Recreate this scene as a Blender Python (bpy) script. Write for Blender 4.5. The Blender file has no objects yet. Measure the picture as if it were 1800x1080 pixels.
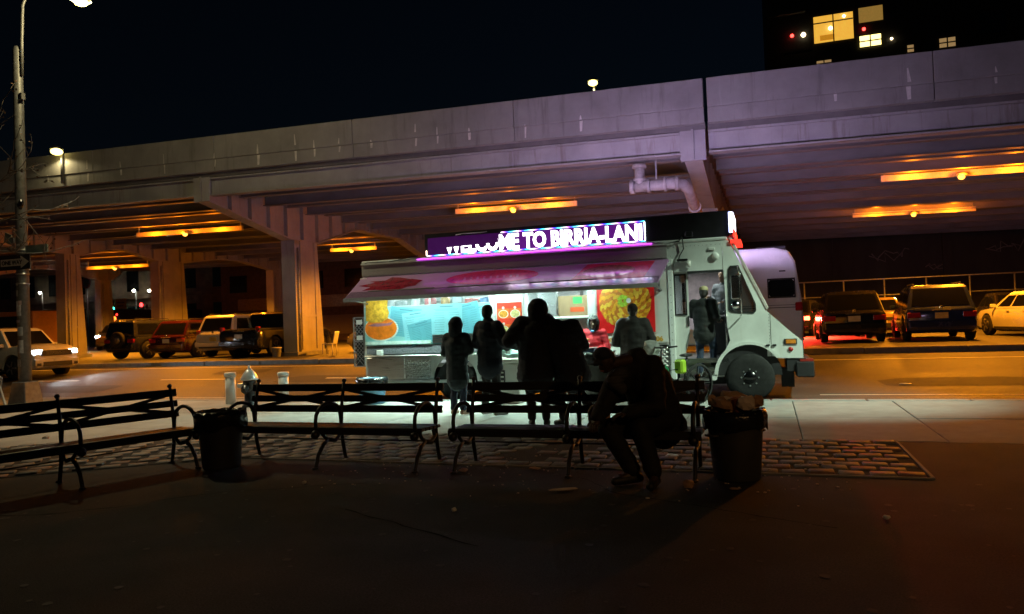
import bpy, bmesh, math, random
from mathutils import Vector, Matrix, noise as mnoise
R = math.radians
rnd = random.Random(7)
scene = bpy.context.scene
COL = scene.collection

# ------------------------------------------------------------------ camera
# world X runs along the street (to the right), Y across it (away), Z up
CAM_H, PITCH, ROLL, YAW = 1.52, R(1.1), R(2.1), R(19)
fw = Vector((-math.sin(YAW) * math.cos(PITCH), math.cos(YAW) * math.cos(PITCH), math.sin(PITCH)))
r0 = Vector((math.cos(YAW), math.sin(YAW), 0)); u0 = r0.cross(fw)
rt = r0 * math.cos(ROLL) - u0 * math.sin(ROLL); up = r0 * math.sin(ROLL) + u0 * math.cos(ROLL)
cd = bpy.data.cameras.new('camera'); cam = bpy.data.objects.new('camera', cd); COL.objects.link(cam)
cam.matrix_world = Matrix(((rt.x, up.x, -fw.x, 0), (rt.y, up.y, -fw.y, 0), (rt.z, up.z, -fw.z, CAM_H), (0, 0, 0, 1)))
cd.sensor_width = 36; cd.sensor_fit = 'HORIZONTAL'; cd.lens = 26.0
cd.clip_start = 0.05; cd.clip_end = 3000
scene.camera = cam

# ------------------------------------------------------------------ night sky, moon, exposure
w = bpy.data.worlds.new('World'); scene.world = w; w.use_nodes = True
nt = w.node_tree; nt.nodes.clear()
sky = nt.nodes.new('ShaderNodeTexSky'); sky.sky_type = 'NISHITA'; sky.sun_disc = False
sky.sun_elevation = R(12); sky.sun_rotation = R(200); sky.dust_density = 0.3; sky.ozone_density = 4.0
bg = nt.nodes.new('ShaderNodeBackground'); bg.inputs['Strength'].default_value = 0.0009
wo = nt.nodes.new('ShaderNodeOutputWorld')
nt.links.new(sky.outputs[0], bg.inputs['Color']); nt.links.new(bg.outputs[0], wo.inputs['Surface'])
ml = bpy.data.lights.new('moon', 'SUN'); ml.energy = 0.006; ml.angle = R(0.5); ml.color = (1, .95, .85)
mo = bpy.data.objects.new('moon', ml); COL.objects.link(mo); mo.rotation_euler = (R(60), 0, R(160))
vs = scene.view_settings
vs.view_transform = 'Standard'; vs.look = 'None'; vs.exposure = 0; vs.gamma = 1; vs.use_curve_mapping = False
scene.render.engine = 'CYCLES'
scene.cycles.use_denoising = True
scene.cycles.max_bounces = 6; scene.cycles.diffuse_bounces = 3; scene.cycles.glossy_bounces = 3
scene.cycles.sample_clamp_indirect = 4.0; scene.cycles.sample_clamp_direct = 0
scene.cycles.caustics_reflective = False; scene.cycles.caustics_refractive = False

# ------------------------------------------------------------------ helpers
class MB:
    """collects shapes (world coordinates) and links them as ONE mesh object"""
    def __init__(s): s.v = []; s.f = []; s.sm = []
    def add(s, vs_, fs, smooth=False):
        n = len(s.v); s.v += [tuple(x) for x in vs_]
        for f in fs: s.f.append(tuple(i + n for i in f)); s.sm.append(smooth)
        return s
    def box(s, c, d, rot=None):
        x, y, z = (k / 2 for k in d); P = []
        for a, b, e in ((-1,-1,-1),(1,-1,-1),(1,1,-1),(-1,1,-1),(-1,-1,1),(1,-1,1),(1,1,1),(-1,1,1)):
            p = Vector((a*x, b*y, e*z))
            if rot is not None: p = rot @ p
            P.append(p + Vector(c))
        return s.add(P, [(0,3,2,1),(4,5,6,7),(0,1,5,4),(1,2,6,5),(2,3,7,6),(3,0,4,7)])
    def b2(s, x0, x1, y0, y1, z0, z1):
        return s.box(((x0+x1)/2, (y0+y1)/2, (z0+z1)/2), (abs(x1-x0), abs(y1-y0), abs(z1-z0)))
    def beam(s, p, q, w_, h_, up_=(0,0,1)):
        p = Vector(p); q = Vector(q); d = (q - p); L = d.length; d.normalize()
        u_ = Vector(up_); a = d.cross(u_)
        if a.length < 1e-4: a = d.cross(Vector((1,0,0)))
        a.normalize(); u_ = a.cross(d)
        rot = Matrix((d, a, u_)).transposed()
        return s.box((p + q) / 2, (L, w_, h_), rot)
    def tube(s, pts, r, n=8, caps=True, closed=False):
        pts = [Vector(p) for p in pts]; m = len(pts)
        rs = r if isinstance(r, (list, tuple)) else [r] * m
        V = []; F = []; ref = None
        for i, p in enumerate(pts):
            if closed: t = pts[(i+1) % m] - pts[i-1]
            else: t = pts[min(i+1, m-1)] - pts[max(i-1, 0)]
            t.normalize()
            if ref is None:
                ref = Vector((0,0,1)) if abs(t.z) < .9 else Vector((1,0,0))
            a = t.cross(ref)
            if a.length < 1e-4: a = t.cross(Vector((0,1,0)))
            a.normalize(); b = t.cross(a); ref = -b if False else a.cross(t)
            for k in range(n):
                th = 2*math.pi*k/n
                V.append(p + (a*math.cos(th) + b*math.sin(th)) * rs[i])
        for i in range(m if closed else m-1):
            j = (i+1) % m
            for k in range(n):
                k2 = (k+1) % n
                F.append((i*n+k, i*n+k2, j*n+k2, j*n+k))
        s.add(V, F, True)
        if caps and not closed:
            o = len(s.v) - len(V)
            s.f.append(tuple(o + k for k in range(n))[::-1]); s.sm.append(False)
            s.f.append(tuple(o + (m-1)*n + k for k in range(n))); s.sm.append(False)
        return s
    def cyl(s, p, q, r, n=12): return s.tube([p, q], r, n)
    def lathe(s, prof, c=(0,0,0), n=16, axis='z', smooth=True, caps=True):
        c = Vector(c); V = []; F = []
        for (r_, h) in prof:
            for k in range(n):
                th = 2*math.pi*k/n; a = r_*math.cos(th); b = r_*math.sin(th)
                V.append(c + (Vector((a, b, h)) if axis == 'z' else Vector((a, h, b)) if axis == 'y' else Vector((h, a, b))))
        for i in range(len(prof)-1):
            for k in range(n):
                k2 = (k+1) % n
                F.append((i*n+k, i*n+k2, (i+1)*n+k2, (i+1)*n+k))
        s.add(V, F, smooth)
        if caps:
            o = len(s.v) - len(V); m = len(prof)
            if prof[0][0] > 1e-4: s.f.append(tuple(o+k for k in range(n))[::-1]); s.sm.append(False)
            if prof[-1][0] > 1e-4: s.f.append(tuple(o+(m-1)*n+k for k in range(n))); s.sm.append(False)
        return s
    def ball(s, c, r, n=12, m=8):
        rr = r if isinstance(r, (tuple, list)) else (r, r, r); V = []; F = []
        for i in range(m+1):
            ph = math.pi*i/m
            for k in range(n):
                th = 2*math.pi*k/n
                V.append((c[0]+rr[0]*math.sin(ph)*math.cos(th), c[1]+rr[1]*math.sin(ph)*math.sin(th), c[2]+rr[2]*math.cos(ph)))
        for i in range(m):
            for k in range(n):
                k2 = (k+1) % n
                F.append((i*n+k, (i+1)*n+k, (i+1)*n+k2, i*n+k2))
        return s.add(V, F, True)
    def prism(s, poly, t0, t1, axis='y'):
        """poly in the plane normal to axis: y -> (x,z), x -> (y,z), z -> (x,y)"""
        def P(a, b, t): return (a, t, b) if axis == 'y' else (t, a, b) if axis == 'x' else (a, b, t)
        n = len(poly)
        V = [P(a, b, t0) for a, b in poly] + [P(a, b, t1) for a, b in poly]
        F = [tuple(range(n)), tuple(range(2*n-1, n-1, -1))] + [(i, i+n, (i+1) % n + n, (i+1) % n) for i in range(n)]
        return s.add(V, F)
    def plate(s, outer, holes, t0, t1, axis='y'):
        """a flat plate with holes"""
        def P(a, b, t): return (a, t, b) if axis == 'y' else (t, a, b) if axis == 'x' else (a, b, t)
        bm = bmesh.new(); es = []
        for loop in [outer] + list(holes):
            vs_ = [bm.verts.new(P(a, b, t0)) for a, b in loop]
            es += [bm.edges.new((vs_[i], vs_[(i+1) % len(vs_)])) for i in range(len(vs_))]
        bmesh.ops.triangle_fill(bm, use_beauty=True, use_dissolve=False, edges=es)
        g = bmesh.ops.extrude_face_region(bm, geom=bm.faces[:])
        d = Vector(P(0, 0, t1 - t0))
        bmesh.ops.translate(bm, verts=[e for e in g['geom'] if isinstance(e, bmesh.types.BMVert)], vec=d)
        bmesh.ops.recalc_face_normals(bm, faces=bm.faces[:])
        bm.verts.index_update()
        s.add([v.co.copy() for v in bm.verts], [tuple(v.index for v in f.verts) for f in bm.faces]); bm.free()
        return s
    def mesh(s, name, inv=None):
        me = bpy.data.meshes.new(name)
        V = s.v if inv is None else [inv @ Vector(p) for p in s.v]
        me.from_pydata([tuple(p) for p in V], [], s.f)
        me.polygons.foreach_set('use_smooth', s.sm)
        bm = bmesh.new(); bm.from_mesh(me); bmesh.ops.recalc_face_normals(bm, faces=bm.faces[:]); bm.to_mesh(me); bm.free()
        return me
    def build(s, name, mat, parent=None, bevel=0, seg=1, smooth=None):
        inv = MAT_INV.get(parent.name) if parent is not None else None
        me = s.mesh(name, inv)
        if bevel:
            bm = bmesh.new(); bm.from_mesh(me)
            ed = [e for e in bm.edges if len(e.link_faces) == 2 and e.calc_face_angle(0) > R(35)]
            bmesh.ops.bevel(bm, geom=ed, offset=bevel, segments=seg, affect='EDGES', profile=.6)
            bm.to_mesh(me); bm.free()
        if smooth is not None: me.polygons.foreach_set('use_smooth', [smooth]*len(me.polygons))
        return link(name, me, mat, parent)

MAT_INV = {}
def link(name, me, mat, parent=None):
    o = bpy.data.objects.new(name, me); COL.objects.link(o)
    if mat is not None and not me.materials: me.materials.append(mat)
    if parent is not None:
        o.parent = parent
        if parent.name in MAT_INV: MAT_INV[o.name] = MAT_INV[parent.name]
    return o
def tag(o, label=None, cat=None, group=None, kind=None):
    if label: o['label'] = label
    if cat: o['category'] = cat
    if group: o['group'] = group
    if kind: o['kind'] = kind
    return o
def thing(name, label, cat, loc=(0,0,0), rz=0, group=None, local=False):
    """an Empty at the thing's base; parts are given in world coordinates, or in its own when local"""
    o = bpy.data.objects.new(name, None); COL.objects.link(o); o.empty_display_size = .2
    o.location = loc; o.rotation_euler = (0, 0, rz)
    if not local: MAT_INV[o.name] = (Matrix.Translation(loc) @ Matrix.Rotation(rz, 4, 'Z')).inverted()
    return tag(o, label, cat, group)
def struct(mb, name, mat, **k): return tag(mb.build(name, mat, **k), kind='structure')
def copy_tree(o, parent=None):
    c = o.copy(); COL.objects.link(c); c.parent = parent
    for ch in list(o.children): copy_tree(ch, c)
    return c
def text_mesh(name, body, size, bold=0.0, depth=0.004, align='LEFT', sx=1.0):
    """flat lettering in the XZ plane, facing -Y, as a mesh"""
    cu = bpy.data.curves.new(name, 'FONT'); cu.body = body; cu.size = size; cu.offset = bold; cu.extrude = depth; cu.align_x = align
    cu.resolution_u = 3
    t = bpy.data.objects.new(name + '_tmp', cu); COL.objects.link(t)
    bpy.context.view_layer.update()
    me = bpy.data.meshes.new_from_object(t.evaluated_get(bpy.context.evaluated_depsgraph_get()))
    bpy.data.objects.remove(t); bpy.data.curves.remove(cu)
    me.name = name
    for v in me.vertices: v.co = Vector((v.co.x * sx, -v.co.z, v.co.y))
    me.materials.clear()
    return me
def text(name, body, size, mat, parent, loc, bold=0.0, depth=.003, align='LEFT', sx=1.0, rot=None):
    me = text_mesh(name, body, size, bold, depth, align, sx)
    M = Matrix.Translation(loc) @ (rot.to_4x4() if rot is not None else Matrix())
    if parent is not None and parent.name in MAT_INV: M = MAT_INV[parent.name] @ M
    me.transform(M)
    return link(name, me, mat, parent)
def evaluated(o):
    bpy.context.view_layer.update()
    return bpy.data.meshes.new_from_object(o.evaluated_get(bpy.context.evaluated_depsgraph_get()))
def lamp(kind, loc, energy, color, parent=None, radius=.08, name='light', aim=None, cone=160, blend=.4):
    l = bpy.data.lights.new(name, kind); l.energy = energy; l.color = color; l.shadow_soft_size = radius
    if kind == 'SPOT': l.spot_size = R(cone); l.spot_blend = blend
    o = bpy.data.objects.new(name, l); COL.objects.link(o)
    M = Matrix.Translation(loc)
    if aim is not None: M = M @ Vector(aim).to_track_quat('-Z', 'Y').to_matrix().to_4x4()
    if parent is not None:
        o.parent = parent
        if parent.name in MAT_INV: M = MAT_INV[parent.name] @ M
    o.matrix_local = M
    return o

# ------------------------------------------------------------------ materials
MATS = {}
def mat(name, col, rough=.6, metal=0, var=.25, scale=6, bump=0, bscale=None, emit=None, es=0, spec=.5, tint=None, coat=0, stretch=None, detail=5):
    if name in MATS: return MATS[name]
    m = bpy.data.materials.new(name); m.use_nodes = True; t = m.node_tree; N = t.nodes; L = t.links
    b = N['Principled BSDF']
    b.inputs['Roughness'].default_value = rough; b.inputs['Metallic'].default_value = metal
    b.inputs['Specular IOR Level'].default_value = spec
    if coat: b.inputs['Coat Weight'].default_value = coat; b.inputs['Coat Roughness'].default_value = .08
    tc = N.new('ShaderNodeTexCoord'); mp = N.new('ShaderNodeMapping'); L.new(tc.outputs['Object'], mp.inputs['Vector'])
    if stretch: mp.inputs['Scale'].default_value = stretch
    no = N.new('ShaderNodeTexNoise'); no.inputs['Scale'].default_value = scale; no.inputs['Detail'].default_value = detail; no.inputs['Roughness'].default_value = .62
    L.new(mp.outputs[0], no.inputs['Vector'])
    cr = N.new('ShaderNodeValToRGB')
    c0 = [max(0, c*(1-var)) for c in col]; c1 = [min(1, c*(1+var)) for c in (tint or col)]
    cr.color_ramp.elements[0].position = .3; cr.color_ramp.elements[0].color = (*c0, 1)
    cr.color_ramp.elements[1].position = .7; cr.color_ramp.elements[1].color = (*c1, 1)
    L.new(no.outputs['Fac'], cr.inputs['Fac']); L.new(cr.outputs[0], b.inputs['Base Color'])
    mr = N.new('ShaderNodeMapRange'); mr.inputs['To Min'].default_value = max(.02, rough-.12); mr.inputs['To Max'].default_value = min(1, rough+.12)
    L.new(no.outputs['Fac'], mr.inputs['Value']); L.new(mr.outputs[0], b.inputs['Roughness'])
    if bump:
        n2 = N.new('ShaderNodeTexNoise'); n2.inputs['Scale'].default_value = bscale or scale*6; n2.inputs['Detail'].default_value = 4
        L.new(mp.outputs[0], n2.inputs['Vector'])
        bp = N.new('ShaderNodeBump'); bp.inputs['Strength'].default_value = bump; bp.inputs['Distance'].default_value = .02
        L.new(n2.outputs['Fac'], bp.inputs['Height']); L.new(bp.outputs[0], b.inputs['Normal'])
    if emit: b.inputs['Emission Color'].default_value = (*emit, 1); b.inputs['Emission Strength'].default_value = es; m.cycles.emission_sampling = 'NONE'
    MATS[name] = m
    return m
def glass_mat(name, col, rough=.05, alpha=.35):
    if name in MATS: return MATS[name]
    m = bpy.data.materials.new(name); m.use_nodes = True; t = m.node_tree; N = t.nodes; L = t.links
    b = N['Principled BSDF']; b.inputs['Base Color'].default_value = (*col, 1); b.inputs['Roughness'].default_value = rough
    b.inputs['Alpha'].default_value = alpha
    n2 = N.new('ShaderNodeTexNoise'); n2.inputs['Scale'].default_value = 3
    mr = N.new('ShaderNodeMapRange'); mr.inputs['To Min'].default_value = max(0, rough-.03); mr.inputs['To Max'].default_value = rough+.06
    L.new(n2.outputs['Fac'], mr.inputs['Value']); L.new(mr.outputs[0], b.inputs['Roughness'])
    MATS[name] = m; return m
def emis(name, col, s):
    if name in MATS: return MATS[name]
    m = bpy.data.materials.new(name); m.use_nodes = True; b = m.node_tree.nodes['Principled BSDF']
    b.inputs['Base Color'].default_value = (*[c*.5 for c in col], 1)
    b.inputs['Emission Color'].default_value = (*col, 1); b.inputs['Emission Strength'].default_value = s
    if name not in ('awning_tube', 'rear_display_purple', 'magenta_strip', 'display_white', 'front_display_white', 'red_led'): m.cycles.emission_sampling = 'NONE'   # glints too small to light anything
    MATS[name] = m; return m

AMBER = (1.0, .31, .012); WARM = (1.0, .80, .42)
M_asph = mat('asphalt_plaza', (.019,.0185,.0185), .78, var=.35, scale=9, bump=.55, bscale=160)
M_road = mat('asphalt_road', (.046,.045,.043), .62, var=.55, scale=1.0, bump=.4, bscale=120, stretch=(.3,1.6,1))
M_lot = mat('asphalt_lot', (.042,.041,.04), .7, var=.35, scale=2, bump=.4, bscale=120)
def speckle(m, scale, lo, hi):
    """fine light and dark grains over a material's own colour"""
    N = m.node_tree.nodes; L = m.node_tree.links; b = N['Principled BSDF']; src = b.inputs['Base Color'].links[0].from_socket
    tc = N.new('ShaderNodeTexCoord'); v = N.new('ShaderNodeTexNoise'); v.inputs['Scale'].default_value = scale; v.inputs['Detail'].default_value = 3; L.new(tc.outputs['Object'], v.inputs['Vector'])
    mr = N.new('ShaderNodeMapRange'); mr.inputs['From Min'].default_value = .32; mr.inputs['From Max'].default_value = .68; mr.inputs['To Min'].default_value = lo; mr.inputs['To Max'].default_value = hi
    L.new(v.outputs['Fac'], mr.inputs['Value'])
    mx = N.new('ShaderNodeMixRGB'); mx.blend_type = 'MULTIPLY'; mx.inputs['Fac'].default_value = 1
    L.new(src, mx.inputs['Color1']); L.new(mr.outputs[0], mx.inputs['Color2']); L.new(mx.outputs[0], b.inputs['Base Color'])
speckle(M_asph, 75, .35, 1.9); speckle(M_road, 60, .6, 1.4); speckle(M_lot, 60, .6, 1.4); speckle(M_asph, 1.7, .6, 1.4)
M_conc = mat('concrete_walk', (.36,.35,.32), .82, var=.22, scale=2.2, bump=.35, bscale=70)
M_kerb = mat('kerb_stone', (.26,.26,.25), .75, var=.25, scale=5, bump=.3)
M_paint = mat('road_paint', (.62,.6,.54), .6, var=.3, scale=14)
M_mortar = mat('joint_grit', (.035,.032,.028), .9, var=.4, scale=30, bump=.5, bscale=90)
M_black = mat('black_iron', (.012,.012,.013), .42, var=.3, scale=20, bump=.15)
M_bwood = mat('bench_slat', (.016,.015,.014), .45, var=.4, scale=4, stretch=(1,12,12), bump=.3)
M_blk = mat('black_plastic', (.015,.015,.016), .4, var=.2)
M_bag = mat('bin_liner', (.012,.012,.013), .22, var=.3, bump=.5, bscale=14)
M_white = mat('white_paint', (.72,.72,.68), .35, var=.08, scale=3, spec=.5)
M_steel = mat('brushed_steel', (.55,.55,.55), .3, metal=1, var=.12, scale=3, stretch=(1,1,30))
M_galv = mat('galvanised', (.34,.35,.36), .45, metal=.6, var=.3, scale=8)
M_chrome = mat('chrome', (.75,.75,.75), .12, metal=1, var=.05)
M_rub = mat('rubber', (.026,.026,.026), .8, spec=.2, var=.3, scale=12, bump=.2)
M_gird = mat('girder_paint', (.34,.34,.34), .55, var=.3, scale=1.1, bump=.15, tint=(.33,.32,.30))
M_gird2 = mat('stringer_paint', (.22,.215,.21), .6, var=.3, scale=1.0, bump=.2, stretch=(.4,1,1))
M_orange_paint = mat('column_paint', (.42,.40,.36), .6, var=.22, scale=1.4, bump=.12)
# ------------------------------------------------------------------ ground, kerbs, road
def road_z(y):
    if y <= 15.5: return -.12
    return -.12 + (y - 15.5) / 6.1 * .45
LOT = .47
g = MB(); g.b2(-700, 700, -300, 900, -1.2, -.6); struct(g, 'ground', M_lot)
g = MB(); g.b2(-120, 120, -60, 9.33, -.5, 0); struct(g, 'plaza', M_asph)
# road: a sheet that climbs gently to the far kerb
g = MB(); ys = [13.3, 14.5, 15.5, 17, 18.5, 20, 21.7]
V = []; F = []
for y in ys: V += [(-160, y, road_z(y)), (160, y, road_z(y))]
F = [(2*i, 2*i+1, 2*i+3, 2*i+2) for i in range(len(ys)-1)]
struct(g.add(V, F, True), 'road', M_road)
g = MB(); g.b2(-500, 500, 21.86, 700, -.3, LOT); struct(g, 'parking_lot', M_lot)
fk = MB()
for i in range(-24, 14): fk.b2(i*2.4 + .006, i*2.4 + 2.394, 21.55, 21.85, -.2, LOT + .012)
k = struct(MB().b2(-170, 170, 21.6, 21.84, -.3, LOT - .03), 'far_kerb', M_kerb)
for i in range(-17, 5):
    MB().b2(i*2.4 + .008, i*2.4 + 2.392, 21.55, 21.87, -.1, LOT + rnd.uniform(.008, .018)).build('kerb_stone', M_kerb, k, bevel=.02)
# sidewalk of concrete slabs in two rows, a granite kerb at its edge
sw = struct(MB().b2(-60, 40, 9.34, 13.38, -.4, -.018), 'sidewalk', M_mortar)
xs = [-17.6 + 1.62*i for i in range(15)]
slabm = [mat('slab_%d' % i, (c, c*.985, c*.93), .8, var=.2, scale=2.4, bump=.35, bscale=80) for i, c in enumerate((.33, .37, .30))]
edges = [1.86 - 1.52*i for i in range(16)][::-1] + [3.9, 5.9, 7.9]
for i in range(len(edges)-1):
    for j, (y0, y1) in enumerate(((9.36, 11.3), (11.312, 13.37))):
        dz = rnd.uniform(-.004, .004)
        MB().b2(edges[i]+.006, edges[i+1]-.006, y0, y1, -.12, dz).build('slab', slabm[rnd.randrange(3)], sw, bevel=.008)
nk = struct(MB().b2(-60, 40, 13.39, 13.6, -.4, -.02), 'near_kerb', M_kerb)
for i in range(-16, 4):
    MB().b2(i*1.5+.006, i*1.5+1.494, 13.385, 13.62, -.3, rnd.uniform(.0, .008)).build('kerb_stone', M_kerb, nk, bevel=.015)
# painted lines on the road
def line(x0, x1, y, wd=.11):
    g = MB(); n = max(2, int((x1-x0)/1.2)); V = []; F = []
    for i in range(n+1):
        x = x0 + (x1-x0)*i/n
        V += [(x, y - wd/2 + rnd.uniform(-.008,.008), road_z(y - wd/2) + .005), (x, y + wd/2 + rnd.uniform(-.008,.008), road_z(y + wd/2) + .005)]
    for i in range(n):
        F.append((2*i, 2*i+2, 2*i+3, 2*i+1))
    struct(g.add(V, F), 'road_line', M_paint)
line(.9, 40, 15.45, .1); line(-50, -9.3, 15.0, .1); line(.9, 30, 20.4, .1); line(-60, -8, 21.0, .1)
for x in range(-54, 10, 6):
    if not -9 < x < 1: line(x, x + 2.6, 18.3, .12)
# asphalt patches in the street
M_patch = mat('asphalt_patch', (.026,.026,.026), .75, var=.4, scale=4, bump=.4, bscale=110)
for (x0, x1, y0, y1) in ((-22.5,-18.2,16.0,17.3), (-13.4,-9.6,17.6,18.9), (2.2,4.9,16.4,17.5), (6.2,11,18.6,19.7), (-17,-15.2,19.3,20.4)):
    rp = [(x0, y0+.1), (x0+.2, y0), (x1-.3, y0+.06), (x1, y0+.3), (x1-.1, y1-.1), (x1-.5, y1), (x0+.4, y1-.08), (x0-.1, y1-.4)]
    tag(MB().add([(a, b, road_z(b)+.005) for a, b in rp], [tuple(range(8))]).build('road_patch', M_patch), kind='structure')
# cobble strip between plaza and sidewalk, bending round the plaza corner at the left
cob = struct(MB().b2(-5.9, 1.3, 7.36, 9.34, -.3, .006), 'cobble_strip', M_mortar)
g = MB()
bend = [(-5.9, 7.36, -5.9, 9.34), (-6.9, 6.75, -7.6, 9.0), (-7.98, 5.9, -9.4, 8.3), (-9.4, 4.4, -11.2, 6.8), (-10.6, 2.6, -12.8, 4.8)]
V = []; F = []
for a in bend: V += [(a[0], a[1], .006), (a[2], a[3], .006)]
for i in range(len(bend)-1): F.append((2*i, 2*i+1, 2*i+3, 2*i+2))
g.add(V, F).build('bedding', M_mortar, cob)
cm = [mat('cobble_%d' % i, c, .62, var=.35, scale=11, bump=.5, bscale=45) for i, c in enumerate(((.21,.19,.17), (.14,.13,.125), (.27,.235,.20), (.24,.13,.09), (.105,.10,.098)))]
def cobble(sx, sy, seed):
    r_ = random.Random(seed); bm = bmesh.new(); bmesh.ops.create_cube(bm, size=1)
    for v in bm.verts:
        k_ = .92 if v.co.z > 0 else 1.0
        v.co = Vector((v.co.x*sx*k_*r_.uniform(.93,1.05), v.co.y*sy*k_*r_.uniform(.92,1.05), v.co.z*.12 + (r_.uniform(-.004,.004) if v.co.z > 0 else 0)))
    bmesh.ops.bevel(bm, geom=[e for e in bm.edges if e.calc_length() > 0 and max(v.co.z for v in e.verts) > 0], offset=.011, segments=1, affect='EDGES')
    for f in bm.faces: f.smooth = True
    me = bpy.data.meshes.new('cobblestone'); bm.to_mesh(me); bm.free(); return me
cvar = []
for q in range(20):
    me = cobble(.24, .208, q); me.materials.append(cm[(0,1,0,2,4,0,1,3,2,1)[q % 10]]); cvar.append(me)
stones = []
row = 0
y = 7.47
while y < 9.3:
    x = 1.2 - (.12 if row % 2 else 0) - rnd.uniform(0, .03)
    while x > -5.85:
        stones.append((x + rnd.uniform(-.012,.012), y + rnd.uniform(-.012,.012), rnd.uniform(-.05,.05)))
        x -= .25
    y += .218; row += 1
def lerp(a, b, t): return a + (b-a)*t
for s_ in range(len(bend)-1):
    A, B = bend[s_], bend[s_+1]
    L_ = math.hypot(B[0]-A[0], B[1]-A[1]); Lw = math.hypot(A[2]-A[0], A[3]-A[1]); nl = max(2, int((L_ + math.hypot(B[2]-A[2], B[3]-A[3]))/2/.3)); nw = int(Lw/.22)
    for i in range(nl):
        for j in range(nw):
            t = (i+.5)/nl; q = (j+.5)/nw
            fx, fy = lerp(A[0],B[0],t), lerp(A[1],B[1],t); bx_, by_ = lerp(A[2],B[2],t), lerp(A[3],B[3],t)
            stones.append((lerp(fx,bx_,q)+rnd.uniform(-.012,.012), lerp(fy,by_,q)+rnd.uniform(-.012,.012), math.atan2(A[1]-B[1], A[0]-B[0])+rnd.uniform(-.06,.06)))
gone = [(-2.6, 8.0, .35), (-2.2, 8.6, .3), (-1.5, 8.3, .25), (-3.4, 8.9, .2)]
stones = [s_ for s_ in stones if not any((s_[0]-a)**2 + (s_[1]-b)**2 < c*c and rnd.random() < .8 for a, b, c in gone)]
stones.sort(key=lambda s_: math.hypot(s_[0]*.9455 + s_[1]*.3256, 0)*0 + (s_[0]**2 + s_[1]**2))
vis = [s_ for s_ in stones]
rest = MB()
for i, (x, y, a) in enumerate(vis):
    me = cvar[rnd.randrange(20)]; z = -.042 + rnd.uniform(-.006, .008)
    if i < 298:
        o = link('cobblestone', me, None, cob); o.location = (x, y, z); o.rotation_euler = (rnd.uniform(-.03,.03), rnd.uniform(-.03,.03), a)
    else:
        M = Matrix.Translation((x, y, z)) @ Matrix.Rotation(a, 4, 'Z')
        rest.add([M @ v.co for v in me.vertices], [tuple(p.vertices) for p in me.polygons], True)
tag(rest.build('far_cobblestones', cm[0], cob), kind='stuff')
MB().b2(1.302, 1.33, 7.33, 9.33, -.1, .018).build('steel_edging', M_kerb, cob)
MB().b2(-5.9, 1.33, 7.325, 7.352, -.1, .014).build('steel_edging', M_kerb, cob)
# tar-sealed cracks wandering over the plaza
M_tar = mat('crack_tar', (.006,.006,.006), .9, var=.3, spec=.05)
rc = random.Random(5)
for (x, y, a, n_) in ((-6.5,4.6,.1,26), (.4,5.6,2.6,20), (-3.4,5.4,-.4,12)):
    pl_ = [(x, y)]
    for k in range(n_):
        a += rc.uniform(-.35,.35)*.8 - (a - pl_[0][0]*0)*.0; x += .16*math.cos(a); y += .16*math.sin(a)*.6
        if y > 7.2 or y < 1.5: break
        pl_.append((x, y))
    g = MB(); V = []
    for k, (px, py) in enumerate(pl_):
        w_ = rc.uniform(.003,.009); V += [(px, py-w_, .0028), (px, py+w_, .0028)]
    g.add(V, [(2*k, 2*k+2, 2*k+3, 2*k+1) for k in range(len(pl_)-1)]); tag(g.build('tar_seam', M_tar), kind='structure')
# the walk widens at the left where the cobbles bend away
poly = [(-5.92, 9.35)] + [(a[2], a[3]) for a in bend[1:]] + [(-13.6, 3.4), (-20, 3.4), (-20, 9.35)]
MB().prism(poly, -.1, .004, 'z').build('slab', slabm[1], sw)
# ------------------------------------------------------------------ viaduct
def gs(x): return -.02 * (x + 9)
JX = -1.3                                   # expansion joint
BENTS = (-49.7, -33.7, -17.7, -1.67, 14.3)
VX0, VX1, VY1 = -66, 32, 47
def streak_mat(name, col, dirt, drip, bump=.25):
    m = mat(name, col, .75, var=.2, scale=.9, bump=bump, bscale=30)
    N = m.node_tree.nodes; L = m.node_tree.links; b = N['Principled BSDF']
    src = b.inputs['Base Color'].links[0].from_socket
    tc = N.new('ShaderNodeTexCoord'); mp = N.new('ShaderNodeMapping'); mp.inputs['Scale'].default_value = (2.6, 2.6, .22)
    L.new(tc.outputs['Object'], mp.inputs['Vector'])
    n = N.new('ShaderNodeTexNoise'); n.inputs['Scale'].default_value = 1.6; n.inputs['Detail'].default_value = 6; n.inputs['Roughness'].default_value = .7
    L.new(mp.outputs[0], n.inputs['Vector'])
    r = N.new('ShaderNodeValToRGB'); r.color_ramp.elements[0].position = .66; r.color_ramp.elements[0].color = (0,0,0,1); r.color_ramp.elements[1].position = .74; r.color_ramp.elements[1].color = (1,1,1,1)
    L.new(n.outputs['Fac'], r.inputs['Fac'])
    mx = N.new('ShaderNodeMixRGB'); mx.inputs['Color2'].default_value = (*drip, 1); L.new(src, mx.inputs['Color1']); L.new(r.outputs[0], mx.inputs['Fac'])
    r2 = N.new('ShaderNodeValToRGB'); r2.color_ramp.elements[0].position = .28; r2.color_ramp.elements[0].color = (1,1,1,1); r2.color_ramp.elements[1].position = .45; r2.color_ramp.elements[1].color = (0,0,0,1)
    L.new(n.outputs['Fac'], r2.inputs['Fac'])
    m2 = N.new('ShaderNodeMixRGB'); m2.inputs['Color2'].default_value = (*dirt, 1); L.new(mx.outputs[0], m2.inputs['Color1']); L.new(r2.outputs[0], m2.inputs['Fac'])
    L.new(m2.outputs[0], b.inputs['Base Color'])
    return m
M_par = streak_mat('parapet_concrete', (.27,.265,.25), (.17,.165,.155), (.32,.315,.30))
M_lime = mat('lime_drip', (.62,.60,.56), .8, var=.2)
M_soff = mat('soffit_concrete', (.13,.125,.12), .8, var=.35, scale=.8, bump=.2)
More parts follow.
